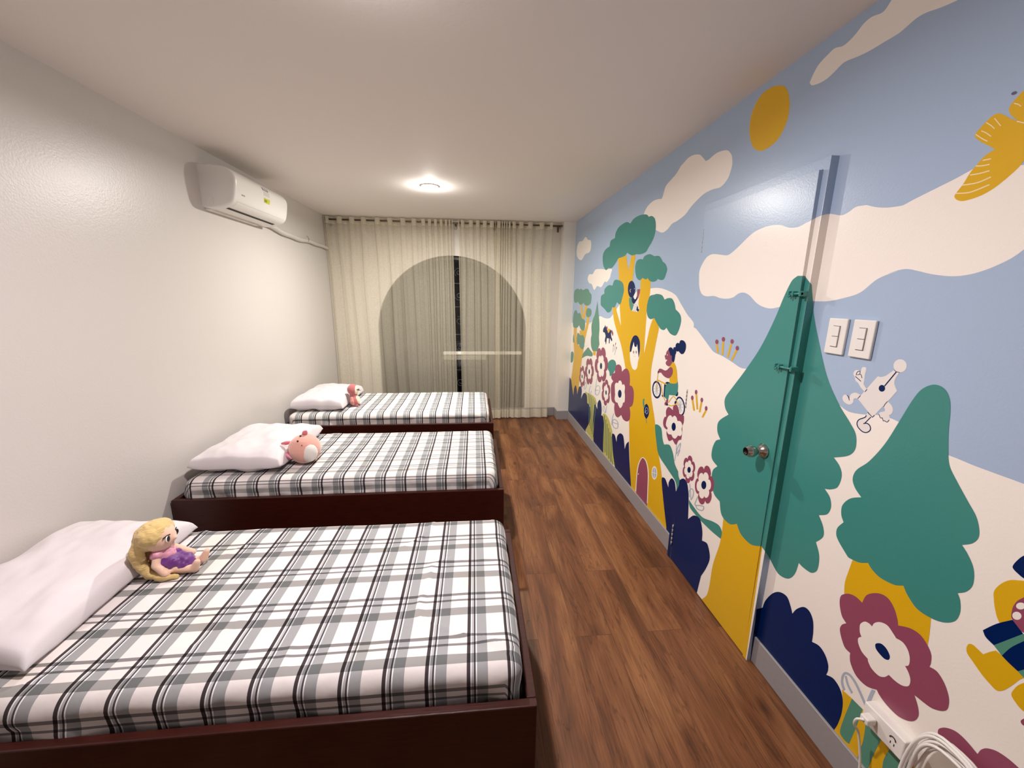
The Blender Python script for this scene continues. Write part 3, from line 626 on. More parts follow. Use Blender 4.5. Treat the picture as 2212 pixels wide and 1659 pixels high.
for ya, yb, z, zz in ((1.35, 1.415, 1.337, 1), (1.362, 1.40, 1.615, .8)):
    bm = bmesh.new(); xx = XJ-TI*z/2.03
    tube(bm, [(xx-.010, ya, z), (xx-.010, yb+.03, z)], .0045, 10)
    for q in (ya+.004, yb, yb+.02): box(bm, (xx-.018, q-.004, z-.010), (XJ+.001, q+.004, z+.010), .002, 1)
    tube(bm, [(xx-.01, yb+.01, z), (xx-.022, yb+.01, z-.012)], .003, 8)
    bm_obj('barrel_bolt', bm, M_tealhw, door)

# ================================================================ CEILING DOWNLIGHTS
for i, ((lx, ly), w, c) in enumerate(LAMPS):
    t = thing('recessed_downlight', ['round recessed downlight glowing in the ceiling in front of the curtains', 'round recessed downlight in the ceiling above the nearest bed'][i], 'ceiling light', (lx, ly, H), 'ceiling downlights')
    bm = bmesh.new(); lathe(bm, [(.066, -.001), (.0665, -.006), (.070, -.007), (.076, -.004), (.078, 0)], 'Z', 40); bm_obj('trim_ring', bm, M_white, t)
    bm = bmesh.new(); r = lathe(bm, [(.0, -.017), (.025, -.0165), (.048, -.0145), (.062, -.010), (.066, -.002)], 'Z', 40); bm_obj('diffuser', bm, mat('lamp_diffuser', (255, 244, 226), .5, emit=(255, 238, 205), estr=14), t)

# ================================================================ BEDS
BEDS = [(.888, 1.770), (2.187, 3.065), (3.487, 4.395)]
XB, ZRAIL = .170, .452
XBL = XL + .012
bed_lab = ['dark mahogany bed frame nearest the camera, its front board along the bottom of the picture',
           'dark mahogany bed frame in the middle of the row of three',
           'dark mahogany bed frame farthest away, closest to the curtains']
sheet_lab = ['mattress in grey and white plaid sheet on the nearest bed', 'mattress in grey and white plaid sheet on the middle bed',
             'mattress in finely checked plaid sheet on the bed by the curtains']
def plaid(name, U, V, du, dv, mirror=False, fine=1.0, weft=(1, 1)):
    """woven plaid: warp stripes and translucent weft bands, laid out along the cloth (UV in metres)"""
    mt = bpy.data.materials.new(name); mt.use_nodes = True; n = mt.node_tree.nodes; l = mt.node_tree.links; b = n['Principled BSDF']
    uv = n.new('ShaderNodeUVMap'); uv.uv_map = 'UVMap'; sep = n.new('ShaderNodeSeparateXYZ'); l.new(uv.outputs[0], sep.inputs[0])
    def frac(out, per, off, neg=False):
        a = n.new('ShaderNodeMath'); a.operation = 'MULTIPLY_ADD'; a.inputs[1].default_value = (-1 if neg else 1)/per; a.inputs[2].default_value = off/per*(-1 if not neg else 1)+40; l.new(out, a.inputs[0])
        f = n.new('ShaderNodeMath'); f.operation = 'FRACT'; l.new(a.outputs[0], f.inputs[0]); return f.outputs[0]
    def ramp(out, stops):
        r = n.new('ShaderNodeValToRGB'); r.color_ramp.interpolation = 'CONSTANT'; l.new(out, r.inputs[0]); e = r.color_ramp.elements
        e[0].position = 0; e[0].color = stops[0][1]; e[1].position = stops[1][0]; e[1].color = stops[1][1]
        for p, c in stops[2:]: k = e.new(p); k.color = c
        return r.outputs[0]
    dk, dk2, wh, gy, g2, cr_ = lin((66, 58, 60)), lin((74, 68, 72)), lin((238, 236, 236)), lin((172, 171, 173)), lin((152, 153, 154)), lin((222, 215, 213))
    k = .119
    warp = ramp(frac(sep.outputs[0], U, du, mirror), [(0, dk), (.0105/k, wh), (.0135/k, gy), (.0205/k, dk2), (.026/k, wh), (.0295/k, g2), (.061/k, cr_)])
    one = (1, 1, 1, 1); a_ = weft[0]; thick = (.36*a_+(1-a_), .375*a_+(1-a_), .375*a_+(1-a_), 1); thin = (.24, .24, .25, 1)
    K = .180
    wf = ramp(frac(sep.outputs[1], V, dv), [(0, thick), (.032/K, one), (.061/K, thin if weft[1] else one), (.069/K, one), (.087/K, thin), (.099/K, one)])
    mx = n.new('ShaderNodeMix'); mx.data_type = 'RGBA'; mx.blend_type = 'MULTIPLY'; mx.inputs[0].default_value = .92; l.new(warp, mx.inputs[6]); l.new(wf, mx.inputs[7])
    # faint yellowish wash stains as in worn cotton
    tc = n.new('ShaderNodeTexCoord'); nz = n.new('ShaderNodeTexNoise'); nz.inputs['Scale'].default_value = 5; l.new(tc.outputs['Object'], nz.inputs['Vector'])
    rr = n.new('ShaderNodeValToRGB'); l.new(nz.outputs['Fac'], rr.inputs[0]); rr.color_ramp.elements[0].position = .58; rr.color_ramp.elements[0].color = (1, 1, 1, 1); rr.color_ramp.elements[1].position = .72; rr.color_ramp.elements[1].color = (1, .975, .91, 1)
    m2 = n.new('ShaderNodeMix'); m2.data_type = 'RGBA'; m2.blend_type = 'MULTIPLY'; m2.inputs[0].default_value = 1; l.new(mx.outputs[2], m2.inputs[6]); l.new(rr.outputs[0], m2.inputs[7])
    l.new(m2.outputs[2], b.inputs['Base Color']); b.inputs['Roughness'].default_value = .85; b.inputs['Specular IOR Level'].default_value = .15
    nb = n.new('ShaderNodeTexNoise'); nb.inputs['Scale'].default_value = 14; nb.inputs['Detail'].default_value = 3; l.new(tc.outputs['Object'], nb.inputs['Vector'])
    bp = n.new('ShaderNodeBump'); bp.inputs['Strength'].default_value = .25; bp.inputs['Distance'].default_value = .012; l.new(nb.outputs['Fac'], bp.inputs['Height']); l.new(bp.outputs[0], b.inputs['Normal'])
    return mt
PL = [plaid('plaid_sheet_wide', .119, .180, -.031, 1.493, False, weft=(1, 1)), plaid('plaid_sheet_middle', .120, .150, .065, 2.89, True, weft=(.75, 1)), plaid('plaid_sheet_fine', .118, .185, .112, 3.93, True, weft=(.25, 0))]
def mattress(i, y0, y1, zt, zb):
    X0, X1 = XBL+.035, XB-.031
    r = .055; W, D, Hh = X1-X0, y1-y0, zt-zb
    bm = bmesh.new(); uvl = bm.loops.layers.uv.new('UVMap')
    nx, ny, nz_ = 150, 72, 14
    c0 = Vector((X0+r, y0+r, zb+.02)); c1 = Vector((X1-r, y1-r, zt-r))
    rnd = Vector((i*3.1, 5.7, 1.3))
    def fold(p):
        q = Vector((min(max(p.x, c0.x), c1.x), min(max(p.y, c0.y), c1.y), min(max(p.z, c0.z), c1.z))); d = p-q
        if p.z < c0.z: d.z = 0; q.z = p.z
        n_ = d.normalized() if d.length > 1e-9 else Vector((0, 0, 1)); s = q + n_*r
        # creases: gentle on top, gathered on the sides where the fitted sheet tucks in
        top = max(0, n_.z)**2; side = 1-abs(n_.z)
        w = noise.noise(Vector((s.x*3.2, s.y*4.0, 0))+rnd)*.0045*top + noise.noise(Vector((s.x*9, s.y*12, s.z*3))+rnd)*.0018*top
        tuck = max(0, (zt-s.z)/Hh)
        rg = noise.noise(Vector((s.x*2.6+s.y*2.2, s.y*3.4-s.x*1.4, 7))+rnd*3); mk = max(0, noise.noise(Vector((s.x*1.7, s.y*2.1, 3))+rnd)+.12)
        w += top*max(0, 1-abs(rg)*11)**2*.009*mk*2
        w += side*tuck*(noise.noise(Vector((s.x*9+s.z*9, s.y*9, s.z*5))+rnd)*.030 + abs(noise.noise(Vector((s.x*5-s.z*7, s.y*5, s.z*9))+rnd*2))*.026 - .016)
        # corner gathers
        return s + n_*w, n_
    def uvof(p, s, n_):
        dz = max(0, zt-s.z)
        ax, ay = abs(n_.x), abs(n_.y); t = ax+ay+1e-6
        u, v_ = s.x, s.y
        if n_.z < .999:
            u = s.x + (1 if n_.x > 0 else -1)*dz*(ax/t)**2
            v_ = s.y + (1 if n_.y > 0 else -1)*dz*(ay/t)**2
        return (u, v_)
    def grid(A, B, C_, na, nb):
        vs = []
        for a in range(na+1):
            row = []
            for b_ in range(nb+1):
                p = A + B*(a/na) + C_*(b_/nb); s, n_ = fold(p); row.append((bm.verts.new(s), uvof(p, s, n_)))
            vs.append(row)
        for a in range(na):
            for b_ in range(nb):
                q = (vs[a][b_], vs[a+1][b_], vs[a+1][b_+1], vs[a][b_+1])
                f = bm.faces.new([k[0] for k in q]); f.smooth = True
                for lp, k in zip(f.loops, q): lp[uvl].uv = k[1]
    V3 = Vector
    grid(V3((X0, y0, zt)), V3((W, 0, 0)), V3((0, D, 0)), nx, ny)
    grid(V3((X0, y0, zb)), V3((W, 0, 0)), V3((0, 0, Hh)), nx, nz_)
    grid(V3((X1, y0, zb)), V3((0, D, 0)), V3((0, 0, Hh)), ny, nz_)
    grid(V3((X1, y1, zb)), V3((-W, 0, 0)), V3((0, 0, Hh)), nx, nz_)
    grid(V3((X0, y1, zb)), V3((0, -D, 0)), V3((0, 0, Hh)), ny, nz_)
    bmesh.ops.remove_doubles(bm, verts=bm.verts, dist=1e-4)
    return bm
MT = .548
for i, (y0, y1) in enumerate(BEDS):
    t = thing('bed_frame', bed_lab[i], 'bed', ((XB+XBL)/2, (y0+y1)/2, 0), 'mahogany box beds')
    cx, cyy = t.location.x, t.location.y
    def part(nm, a, b, bev=.004):
        bm = bmesh.new(); box(bm, (a[0]-cx, a[1]-cyy, a[2]), (b[0]-cx, b[1]-cyy, b[2]), bev, 2); bm_obj(nm, bm, M_mahog, t)
    part('side_board', (XBL, y0, .0), (XB, y0+.026, ZRAIL)); part('side_board', (XBL, y1-.026, .0), (XB, y1, ZRAIL))
    part('foot_board', (XB-.028, y0+.026, 0), (XB, y1-.026, ZRAIL)); part('head_board', (XBL, y0+.026, 0), (XBL+.026, y1-.026, ZRAIL))
    part('slat_base', (XBL+.026, y0+.026, .34), (XB-.028, y1-.026, .37), .001)
    bm = mattress(i, y0+.030, y1-.030, MT, .372)
    o = bm_obj('mattress', bm, PL[i]); tag(o, sheet_lab[i], 'mattress', 'plaid mattresses')

# ---- pillows
def pillow(label, x0, x1, y0, y1, z0, th, seed, tilt=0, flange=.0, corner=.05, lift=0, skew=0.0):
    bm = bmesh.new(); n_ = 44; vs = {}
    cx, cy_ = (x0+x1)/2, (y0+y1)/2; a, b_ = (x1-x0)/2, (y1-y0)/2
    for sgn in (1, -1):
        for i in range(n_+1):
            for j in range(n_+1):
                u, v_ = i/n_*2-1, j/n_*2-1
                # pinched outline: sides pull in between the pointed corners
                px = u*(1-.075*(1-v_*v_)**1.0*abs(u)**3); py = v_*(1-.065*(1-u*u)*abs(v_)**3)
                e = (1-u**4)*(1-v_**4); h = th*.5*(max(e, 0)**.42)
                w = noise.noise(Vector((u*2.3+seed, v_*2.3, sgn)))*.017 + noise.noise(Vector((u*6, v_*6+seed, sgn)))*.005
                w += .006*noise.noise(Vector((math.atan2(v_, u)*4, (u*u+v_*v_)*1.2, seed)))*(u*u+v_*v_)
                zc = th*.42*(1-.0) + tilt*(-u) + lift*(abs(u)*abs(v_))**6
                z = zc + sgn*(h + w*min(1, e*3))
                if sgn < 0: z = max(z, 0.002*(1)+(0 if e > .2 else zc*(1-e*5)*.5))
                if e <= 0: z = zc*.45 + lift*(abs(u)*abs(v_))**6
                key = (i, j, sgn if 0 < i < n_ and 0 < j < n_ else 0)
                if key not in vs: vs[key] = bm.verts.new((cx+a*px+skew*v_*b_, cy_+b_*py, z0+.004+z))
    for sgn in (1, -1):
        g = lambda i, j: vs[(i, j, sgn if 0 < i < n_ and 0 < j < n_ else 0)]
        for i in range(n_):
            for j in range(n_):
                q = [g(i, j), g(i+1, j), g(i+1, j+1), g(i, j+1)]
                f = bm.faces.new(q if sgn > 0 else q[::-1]); f.smooth = True
    o = bm_obj('pillow', bm, M_sheet_white); md = o.modifiers.new('s', 'SUBSURF'); md.levels = md.render_levels = 1
    return tag(o, label, 'pillow', 'white pillows')
pillow('large white pillow on the nearest bed against the wall, behind the blonde doll', XL+.01, -1.235, 1.00, 1.715, MT-.006, .125, 1, tilt=.012)
pillow('white pillow on the middle bed, under the pink round plush', -1.672, -1.145, 2.28, 2.975, MT-.006, .15, 5, tilt=.004, lift=.02)
pillow('white pillow on the bed by the curtains, behind the pink owl plush', -1.675, -1.195, 3.58, 4.30, MT-.006, .16, 9, tilt=.004)

# ================================================================ PLUSH TOYS
M_skin = mat('doll_skin_fleece', (232, 192, 168), .9, bump=.2, bscale=500, sheen=.4, spec=.2)
M_hair = mat('doll_yellow_hair', (214, 184, 122), .8, bump=.5, bscale=60, stretch=(1, 1, 6), sheen=.4, spec=.2)
M_purple = mat('purple_satin', (98, 34, 118), .5, bump=.3, bscale=45, sheen=.5)
M_pink = mat('pink_satin', (214, 150, 172), .45, bump=.3, bscale=60)
M_eye = mat('black_embroidery', (18, 14, 14), .35); M_eyew = mat('white_embroidery', (240, 236, 230), .6)
# blonde rag doll sitting against the big pillow. local axes: +x the way it faces, +z up
dl = thing('rag_doll', 'blonde rag doll in a purple dress sitting against the large pillow', 'doll', (-1.155, 1.445, MT), None, math.radians(4)); dl.scale = (1.1, 1.1, 1.1)
blob('body', [('b', (-.015, 0, .034), .034), ('l', [(-.015, 0, .035), (-.022, 0, .075)], [.032, .026]), ('l', [(-.024, 0, .078), (-.030, 0, .098)], [.016, .014]),
              ('b', (-.034, 0, .134), .050, (1, .95, .98)), ('b', (.015, 0, .126), .0075), 
              ('l', [(-.03, -.026, .082), (-.028, -.044, .052), (.002, -.050, .022)], [.013, .0125, .012]),
              ('l', [(-.03, .026, .082), (-.012, .046, .056), (.030, .048, .034)], [.013, .0125, .0115]),
              ('l', [(.0, -.018, .022), (.045, -.022, .016), (.074, -.024, .015)], [.021, .0145, .013]), ('l', [(.074, -.024, .016), (.086, -.026, .042)], [.0145, .010]),
              ('l', [(.0, .018, .024), (.048, .020, .020), (.078, .020, .020)], [.021, .0145, .013]), ('l', [(.078, .020, .021), (.092, .022, .050)], [.0145, .010])],
     M_skin, dl, .0035, 4)
blob('dress', [('b', (-.014, 0, .040), .041, (1, 1.02, .95)), ('l', [(-.010, 0, .036), (.016, 0, .027), (.030, 0, .025)], [.039, .036, .032])], M_purple, dl, .0035, 5, disp=.009, dscale=55)
blob('bodice', [('l', [(-.020, 0, .064), (-.027, 0, .090)], [.031, .024]), ('b', (-.030, -.028, .082), .018), ('b', (-.030, .028, .082), .018)], M_pink, dl, .003, 3, disp=.003, dscale=70)
hair = blob('hair', [('b', (-.055, 0, .138), .048, (.95, 1.08, 1.0)), ('b', (-.042, 0, .158), .046, (1.0, 1.12, .72)), ('b', (-.040, -.020, .150), .044, (.9, 1, .8)), ('b', (-.040, .020, .150), .044, (.9, 1, .8)),
              ('l', [(-.060, -.026, .140), (-.082, -.038, .100), (-.078, -.036, .060), (-.055, -.040, .020), (-.01, -.052, .010), (.030, -.048, .007)], [.026, .021, .019, .016, .012, .008]),
              ('l', [(-.070, .02, .140), (-.088, .010, .095), (-.080, .0, .050), (-.060, -.01, .016)], [.027, .025, .022, .016]),
              ('l', [(-.056, -.043, .135), (-.068, -.044, .105), (-.060, -.044, .085)], [.011, .011, .009])], M_hair, dl, .003, 3, disp=.003, dscale=75)
for s in (-1, 1):
    bm = bmesh.new(); ball(bm, (.0088, s*.022, .136), .0125, 16, (.2, .9, 1)); e = bm_obj('eye', bm, M_eyew, dl)
    bm = bmesh.new(); ball(bm, (.0104, s*.0215, .1355), .0100, 14, (.2, .85, 1)); bm_obj('iris', bm, M_eye, e)
    bm = bmesh.new(); tube(bm, [(.002, s*.035, .1435), (.0085, s*.025, .149), (.0115, s*.013, .147)], .0018, 6); bm_obj('eyelash', bm, M_eye, dl)
bm = bmesh.new(); tube(bm, [(.0055, -.008, .1105), (.0088, 0, .1090), (.0055, .008, .1105)], .0010, 6); bm_obj('mouth', bm, mat('rose_thread', (186, 84, 92), .7), dl)
bm = bmesh.new(); ball(bm, (.0045, 0, .076), .003, 10); bm_obj('button', bm, mat('rose_button', (170, 70, 96), .4), dl)

# round pink plush on the middle bed
M_peach = mat('peach_plush', (222, 164, 150), .95, bump=.2, bscale=400, sheen=.6, spec=.1)
M_rose = mat('rose_plush', (216, 116, 128), .9, bump=.2, bscale=400, sheen=.5, spec=.1)
M_offw = mat('offwhite_plush', (226, 220, 214), .95, bump=.2, bscale=400, sheen=.5, spec=.1)
pg = thing('round_plush', 'round peach-pink plush animal with small black eyes, leaning on the middle pillow', 'plush toy', (-1.075, 2.46, MT+.093))
c = Vector((0, 0, 0))
blob('body', [('b', (0, 0, 0), .096, (1.0, 1, .97))], M_peach, pg, .006, 3, disp=.003, dscale=14)
def on_ball(px, py, r=.096):
    d = ((px-1106)/F*RT-(py-829.5)/F*UP+FW).normalized(); o = EYE-pg.location
    b_ = o.dot(d); cc = o.dot(o)-r*r; D_ = b_*b_-cc; return (o + d*(-b_-math.sqrt(D_))) if D_ > 0 else (o + d*(-b_)).normalized()*r
for px, py in ((643, 953), (649, 942)):
    p = on_ball(px, py); bm = bmesh.new(); ball(bm, p*1.0, .0058, 14); bm_obj('eye', bm, M_eye, pg)
def flap(name, p, q, w, mt, inner=None):
    pa, qa = Vector(p), Vector(q); o_ = blob(name, [('l', [pa, (pa+qa)/2, qa], [w*.75, w, w*.55])], mt, pg, .004, 3)
    o_.scale = (1, 1, 1)
    if inner:
        d = (EYE-pg.location).normalized()*w*.62
        blob('ear_lining', [('l', [pa+d, (pa+qa)/2+d, qa+d], [w*.4, w*.6, w*.35])], inner, o_, .003, 3)
a = on_ball(613, 950); flap('ear', a*.95, a*.95+Vector((-.050, -.004, -.004)), .013, M_rose)
a = on_ball(655, 938); flap('ear', a*.97+Vector((0, .01, 0)), a*.97+Vector((.018, .0, .020)), .017, M_rose)
a = on_ball(622, 985); flap('arm', a*.99+Vector((-.022, -.002, .012)), a*.99+Vector((.016, -.008, -.016)), .017, mat('deep_rose_plush', (222, 92, 112), .8, sheen=.4), M_pink)
a = on_ball(673, 982); blob('belly_patch', [('b', a*.55, .054, (1, 1, 1.2))], M_offw, pg, .004, 3)
bm = bmesh.new(); ball(bm, on_ball(652, 962)*1.0, .0035, 10); bm_obj('nose', bm, mat('brown_thread', (120, 70, 60), .8), pg)

# owl plush
ow = thing('owl_plush', 'small dusty-pink owl plush standing beside the far pillow, facing right', 'plush toy', (-1.155, 3.80, MT+.002), None, math.radians(-12))
M_owl = mat('dusty_rose_plush', (184, 108, 110), .95, bump=.3, bscale=300, sheen=.5, spec=.1)
M_cream = mat('cream_plush', (238, 222, 190), .95, bump=.2, bscale=300, sheen=.5, spec=.1)
blob('body', [('b', (0, 0, .052), .050, (.95, 1, 1.1)), ('l', [(-.005, 0, .085), (-.012, 0, .135)], [.036, .036]), ('b', (-.012, 0, .160), .054, (.95, 1, 1.0))], M_owl, ow, .004, 3)
blob('face_disc', [('b', (.021, 0, .158), .036, (.55, 1.0, 1.15))], M_cream, ow, .003, 2)
blob('belly', [('b', (.024, 0, .058), .036, (.75, .9, 1.25))], M_cream, ow, .003, 2)
for s in (-1, 1):
    blob('wing', [('l', [(-.004, s*.044, .085), (0, s*.050, .055), (.006, s*.046, .028)], [.014, .019, .010])], mat('salmon_plush', (198, 130, 122), .95, sheen=.5), ow, .003, 2)
    bm = bmesh.new(); ball(bm, (.040, s*.014, .165), .005, 12); bm_obj('eye', bm, M_eye, ow)
    blob('foot', [('b', (.028, s*.022, .010), .015, (1.3, .8, .6))], M_owl, ow, .003, 2)
bm = bmesh.new(); tube(bm, [(.036, 0, .160), (.052, 0, .158), (.070, 0, .156)], [.008, .005, .001], 10); bm_obj('beak', bm, mat('dark_beak', (70, 62, 58), .5), ow)

# ================================================================ AIR CONDITIONER
ac = thing('air_conditioner', 'white wall-mounted split air conditioner high on the left wall', 'air conditioner', (XL, 2.87, 2.13))
ACL = .73
prof = [(0, 0), (.060, -.002), (.125, .012), (.170, .030), (.196, .062), (.212, .130), (.216, .185), (.203, .216), (.170, .243), (.108, .257), (0, .261)]
def sm(pr, k=5):
    q = [(a*1e4, b*1e4, i in (0, len(pr)-1)) for i, (a, b) in enumerate(pr)]
    return [(x/1e4, y/1e4) for x, y in (p[:2] for p in smooth(q, False, k))]
def shell(prof, y0, y1, rnd=.018, seg=5):
    bm = bmesh.new(); pp = sm(prof, 12); cx = sum(p[0] for p in pp)/len(pp); cz = sum(p[1] for p in pp)/len(pp)
    st = []
    for k in range(seg+1): a = math.pi/2*k/seg; st.append((y0+rnd*(1-math.cos(a)), 1-(1-math.sin(a))*.07))
    st += [(y1-(s[0]-y0), s[1]) for s in st[::-1]]
    rings = [[bm.verts.new(((p[0]-0)*(1 if p[0] < .001 else s), y, cz+(p[1]-cz)*s)) for p in pp] for y, s in sorted(st)]
    for A, B in zip(rings, rings[1:]):
        for k in range(len(pp)-1): f = bm.faces.new((A[k], A[k+1], B[k+1], B[k])); f.smooth = True
    bm.faces.new(rings[0]); bm.faces.new(rings[-1][::-1])
    bmesh.ops.recalc_face_normals(bm, faces=bm.faces)
    return bm
M_ac = mat('glossy_white_ac', (236, 233, 228), .28, spec=.5)
bm_obj('body', shell(prof, 0, ACL), M_ac, ac)
# outlet slot, louver seam, side caps, stickers follow the front curve
def curve_at(z):   # front x of the body at height z on the front half
    pp = sm(prof, 12); best = min((abs(p[1]-z), -p[0]) for p in pp if p[0] > .1); return -best[1]
def skin(name, y0, y1, t0, t1, mt, off=.0012, n=8, par=ac):
    pp = sm(prof, 12); m0, m1 = int(t0*(len(pp)-1)), int(t1*(len(pp)-1)); m1 = max(m1, m0+1); thin_ = t1-t0 < .002; bm = bmesh.new(); rows = []
    for k in range(m0, m1+1):
        a, b = pp[max(k-1, 0)], pp[min(k+1, len(pp)-1)]; t = Vector((b[0]-a[0], 0, b[1]-a[1])).normalized(); nn = Vector((t.z, 0, -t.x))
        if thin_ and k == m1: pp[k] = (pp[m0][0]*.82+pp[m1][0]*.18, pp[m0][1]*.82+pp[m1][1]*.18)
        q = Vector((pp[k][0], 0, pp[k][1]))+nn*off; q2 = Vector((pp[k][0], 0, pp[k][1]))-nn*.002
        rows.append([bm.verts.new(q+Vector((0, y, 0))) for y in (y0, y1)]+[bm.verts.new(q2+Vector((0, y, 0))) for y in (y1, y0)])
    for A, B in zip(rows, rows[1:]):
        for k in range(4): bm.faces.new((A[k], A[(k+1) % 4], B[(k+1) % 4], B[k]))
    bm.faces.new(rows[0]); bm.faces.new(rows[-1][::-1]); bmesh.ops.recalc_face_normals(bm, faces=bm.faces)
    return bm_obj(name, bm, mt, par)
skin('outlet_slot', .055, .66, .175, .215, M_dark)
skin('louver', .05, .67, .225, .36, M_ac, .0008)
skin('panel_seam', .04, .70, .368, .369, mat('seam_grey', (150, 146, 140), .6), .0008)
skin('rating_sticker', .345, .425, .63, .685, mat('black_sticker', (62, 60, 60), .5), .001)
for k in range(5): skin('print_line', .352, .418-.01*(k % 2), .638+k*.009, .641+k*.009, mat('pale_print', (190, 188, 184), .6), .0016)
skin('clear_sticker', .352, .432, .55, .61, mat('pale_grey_sticker', (214, 212, 206), .4), .001)
skin('energy_sticker', .355, .437, .475, .525, mat('yellow_sticker', (206, 202, 54), .5), .001)
skin('energy_mark', .362, .395, .485, .512, mat('green_mark', (120, 150, 60), .5), .0016)
skin('badge', .075, .115, .455, .462, mat('grey_badge', (150, 148, 146), .4, .4), .001)
bm = bmesh.new(); tube(bm, [(.055+.020*math.cos(a), -.0008, .045+.026*math.sin(a)) for a in [math.radians(-60+i*15) for i in range(17)]], .0012, 6); bm_obj('side_cap', bm, M_ac, ac)
bm = bmesh.new(); box(bm, (.0, .02, -.012), (.035, .60, .0), .003); bm_obj('mounting_plate', bm, M_white, ac)
# pipe cover along the wall
bm = bmesh.new(); pts = []
for k in range(40):
    t = k/39; y = 3.60+t*(YB-.14-3.60); z = 2.152-.024*math.sin(t*2.4)+.004*math.sin(t*23)+.008*math.cos(t*9)
    pts.append((XL+.019, y, z))
tube(bm, pts, [.024-.005*(k/39) for k in range(40)], 12)
pc = bm_obj('refrigerant_pipe', bm, M_wall, smooth=True); tag(pc, 'white wrapped pipe running along the left wall from air conditioner to curtain', 'pipe')
bm = bmesh.new(); tube(bm, [(XL+.02+.026*math.cos(a), 4.42, 2.148+.028*math.sin(a)) for a in [math.radians(-80+i*16) for i in range(11)]], .002, 6); bm_obj('strap', bm, mat('dark_strap', (90, 86, 80), .6), pc)

# ================================================================ CURTAINS
def curtain_mat(name, transp, col):
    mt = bpy.data.materials.new(name); mt.use_nodes = True; n = mt.node_tree.nodes; l = mt.node_tree.links
    for x in list(n):
        if x.type != 'OUTPUT_MATERIAL': n.remove(x)
    out = n['Material Output']; d = n.new('ShaderNodeBsdfDiffuse'); tl = n.new('ShaderNodeBsdfTranslucent'); tr = n.new('ShaderNodeBsdfTransparent')
    d.inputs[0].default_value = lin(col); tl.inputs[0].default_value = lin(col)
    m1 = n.new('ShaderNodeMixShader'); m1.inputs[0].default_value = .3; l.new(d.outputs[0], m1.inputs[1]); l.new(tl.outputs[0], m1.inputs[2])
    m2 = n.new('ShaderNodeMixShader'); l.new(m1.outputs[0], m2.inputs[1]); l.new(tr.outputs[0], m2.inputs[2])
    tc = n.new('ShaderNodeTexCoord'); mp = n.new('ShaderNodeMapping'); mp.inputs['Scale'].default_value = (60, 60, 260); l.new(tc.outputs['Object'], mp.inputs[0])
    nz = n.new('ShaderNodeTexNoise'); nz.inputs['Scale'].default_value = 1; nz.inputs['Detail'].default_value = 5; l.new(mp.outputs[0], nz.inputs['Vector'])
    r = n.new('ShaderNodeMapRange'); r.inputs[1].default_value = .3; r.inputs[2].default_value = .7; r.inputs[3].default_value = transp-.06; r.inputs[4].default_value = transp+.05
    l.new(nz.outputs['Fac'], r.inputs[0]); l.new(r.outputs[0], m2.inputs[0]); l.new(m2.outputs[0], out.inputs[0]); return mt
M_cur = curtain_mat('sheer_linen_curtain', .56, (234, 226, 204)); M_hem = curtain_mat('doubled_linen_hem', .2, (234, 226, 204))
YR, ZROD = 5.02, 2.448
def curtain(label, peaks, x0, x1, seed, xb0=None, xb1=None, gather=1.0):
    """a panel threaded on the rod: cloth passes in front of the rod at each peak and behind it in between"""
    t = thing('sheer_curtain', label, 'curtain', ((x0+x1)/2, YR, .02), 'sheer cream curtains'); ox = t.location.x
    xs = [x0] + [p for p in peaks if x0 < p < x1] + [x1]
    top = []     # (x, y offset)
    rnd = random.Random(seed)
    ctl = []
    for a, b in zip(xs, xs[1:]):
        w = b-a
        ctl.append((a, -.030)); ctl.append((a+min(.020, w*.22), -.026)); ctl.append((a+min(.042, w*.36), .018))
        ctl.append(((a+b)/2, .030)); ctl.append((b-min(.042, w*.36), .018)); ctl.append((b-min(.020, w*.22), -.026))
    ctl.append((x1, -.030))
    dense = []
    for i in range(len(ctl)-1):
        for k in range(4): u = k/4; dense.append((ctl[i][0]*(1-u)+ctl[i+1][0]*u, ctl[i][1]*(1-(3*u*u-2*u**3))+ctl[i+1][1]*(3*u*u-2*u**3)))
    dense.append(ctl[-1]); n = len(dense)
    zt, zh, zb = ZROD+.030, .135, .022
    zs = [zt-(zt-zh)*(k/46)**1.0 for k in range(47)] ; zs2 = [zh, (zh+zb)/2, zb]
    xb0 = x0 if xb0 is None else xb0; xb1 = x1 if xb1 is None else xb1
    def pos(i, z):
        x, yo = dense[i]; s = (x-x0)/(x1-x0); d = 1-(z-zb)/(zt-zb)
        fr = min(1, max(0, (d-.03)/.25)); fr = fr*fr*(3-2*fr)
        xx = x*(1-d) + (xb0+(xb1-xb0)*s)*d
        nf = noise.noise(Vector((x*5.5+seed*3, d*.6, seed)))*.5+noise.noise(Vector((x*16+seed, d*.8, 1)))*.4
        yo2 = yo*(1-.62*fr) + nf*.045*fr
        xx += noise.noise(Vector((x*3+seed, d*1.6, 4)))*.035*fr*min(1, 8*s, 8*(1-s))
        lim = -.062 if True else 0
        return Vector((xx-ox, max(lim, min(.075, yo2)), z-.02))
    for nm, zz, mt in (('cloth', zs, M_cur), ('hem', zs2, M_hem)):
        bm = bmesh.new(); g = [[bm.verts.new(pos(i, z)) for i in range(n)] for z in zz]
        for A, B in zip(g, g[1:]):
            for k in range(n-1): f = bm.faces.new((A[k], A[k+1], B[k+1], B[k])); f.smooth = True
        bm_obj(nm, bm, mt, t)
    # doubled heading strip
    bm = bmesh.new(); g = [[bm.verts.new(pos(i, z)+Vector((0, -.0015, 0))) for i in range(n)] for z in (zt, zt-.03, zt-.075)]
    for A, B in zip(g, g[1:]):
        for k in range(n-1): f = bm.faces.new((A[k], A[k+1], B[k+1], B[k])); f.smooth = True
    bm_obj('heading', bm, M_hem, t)
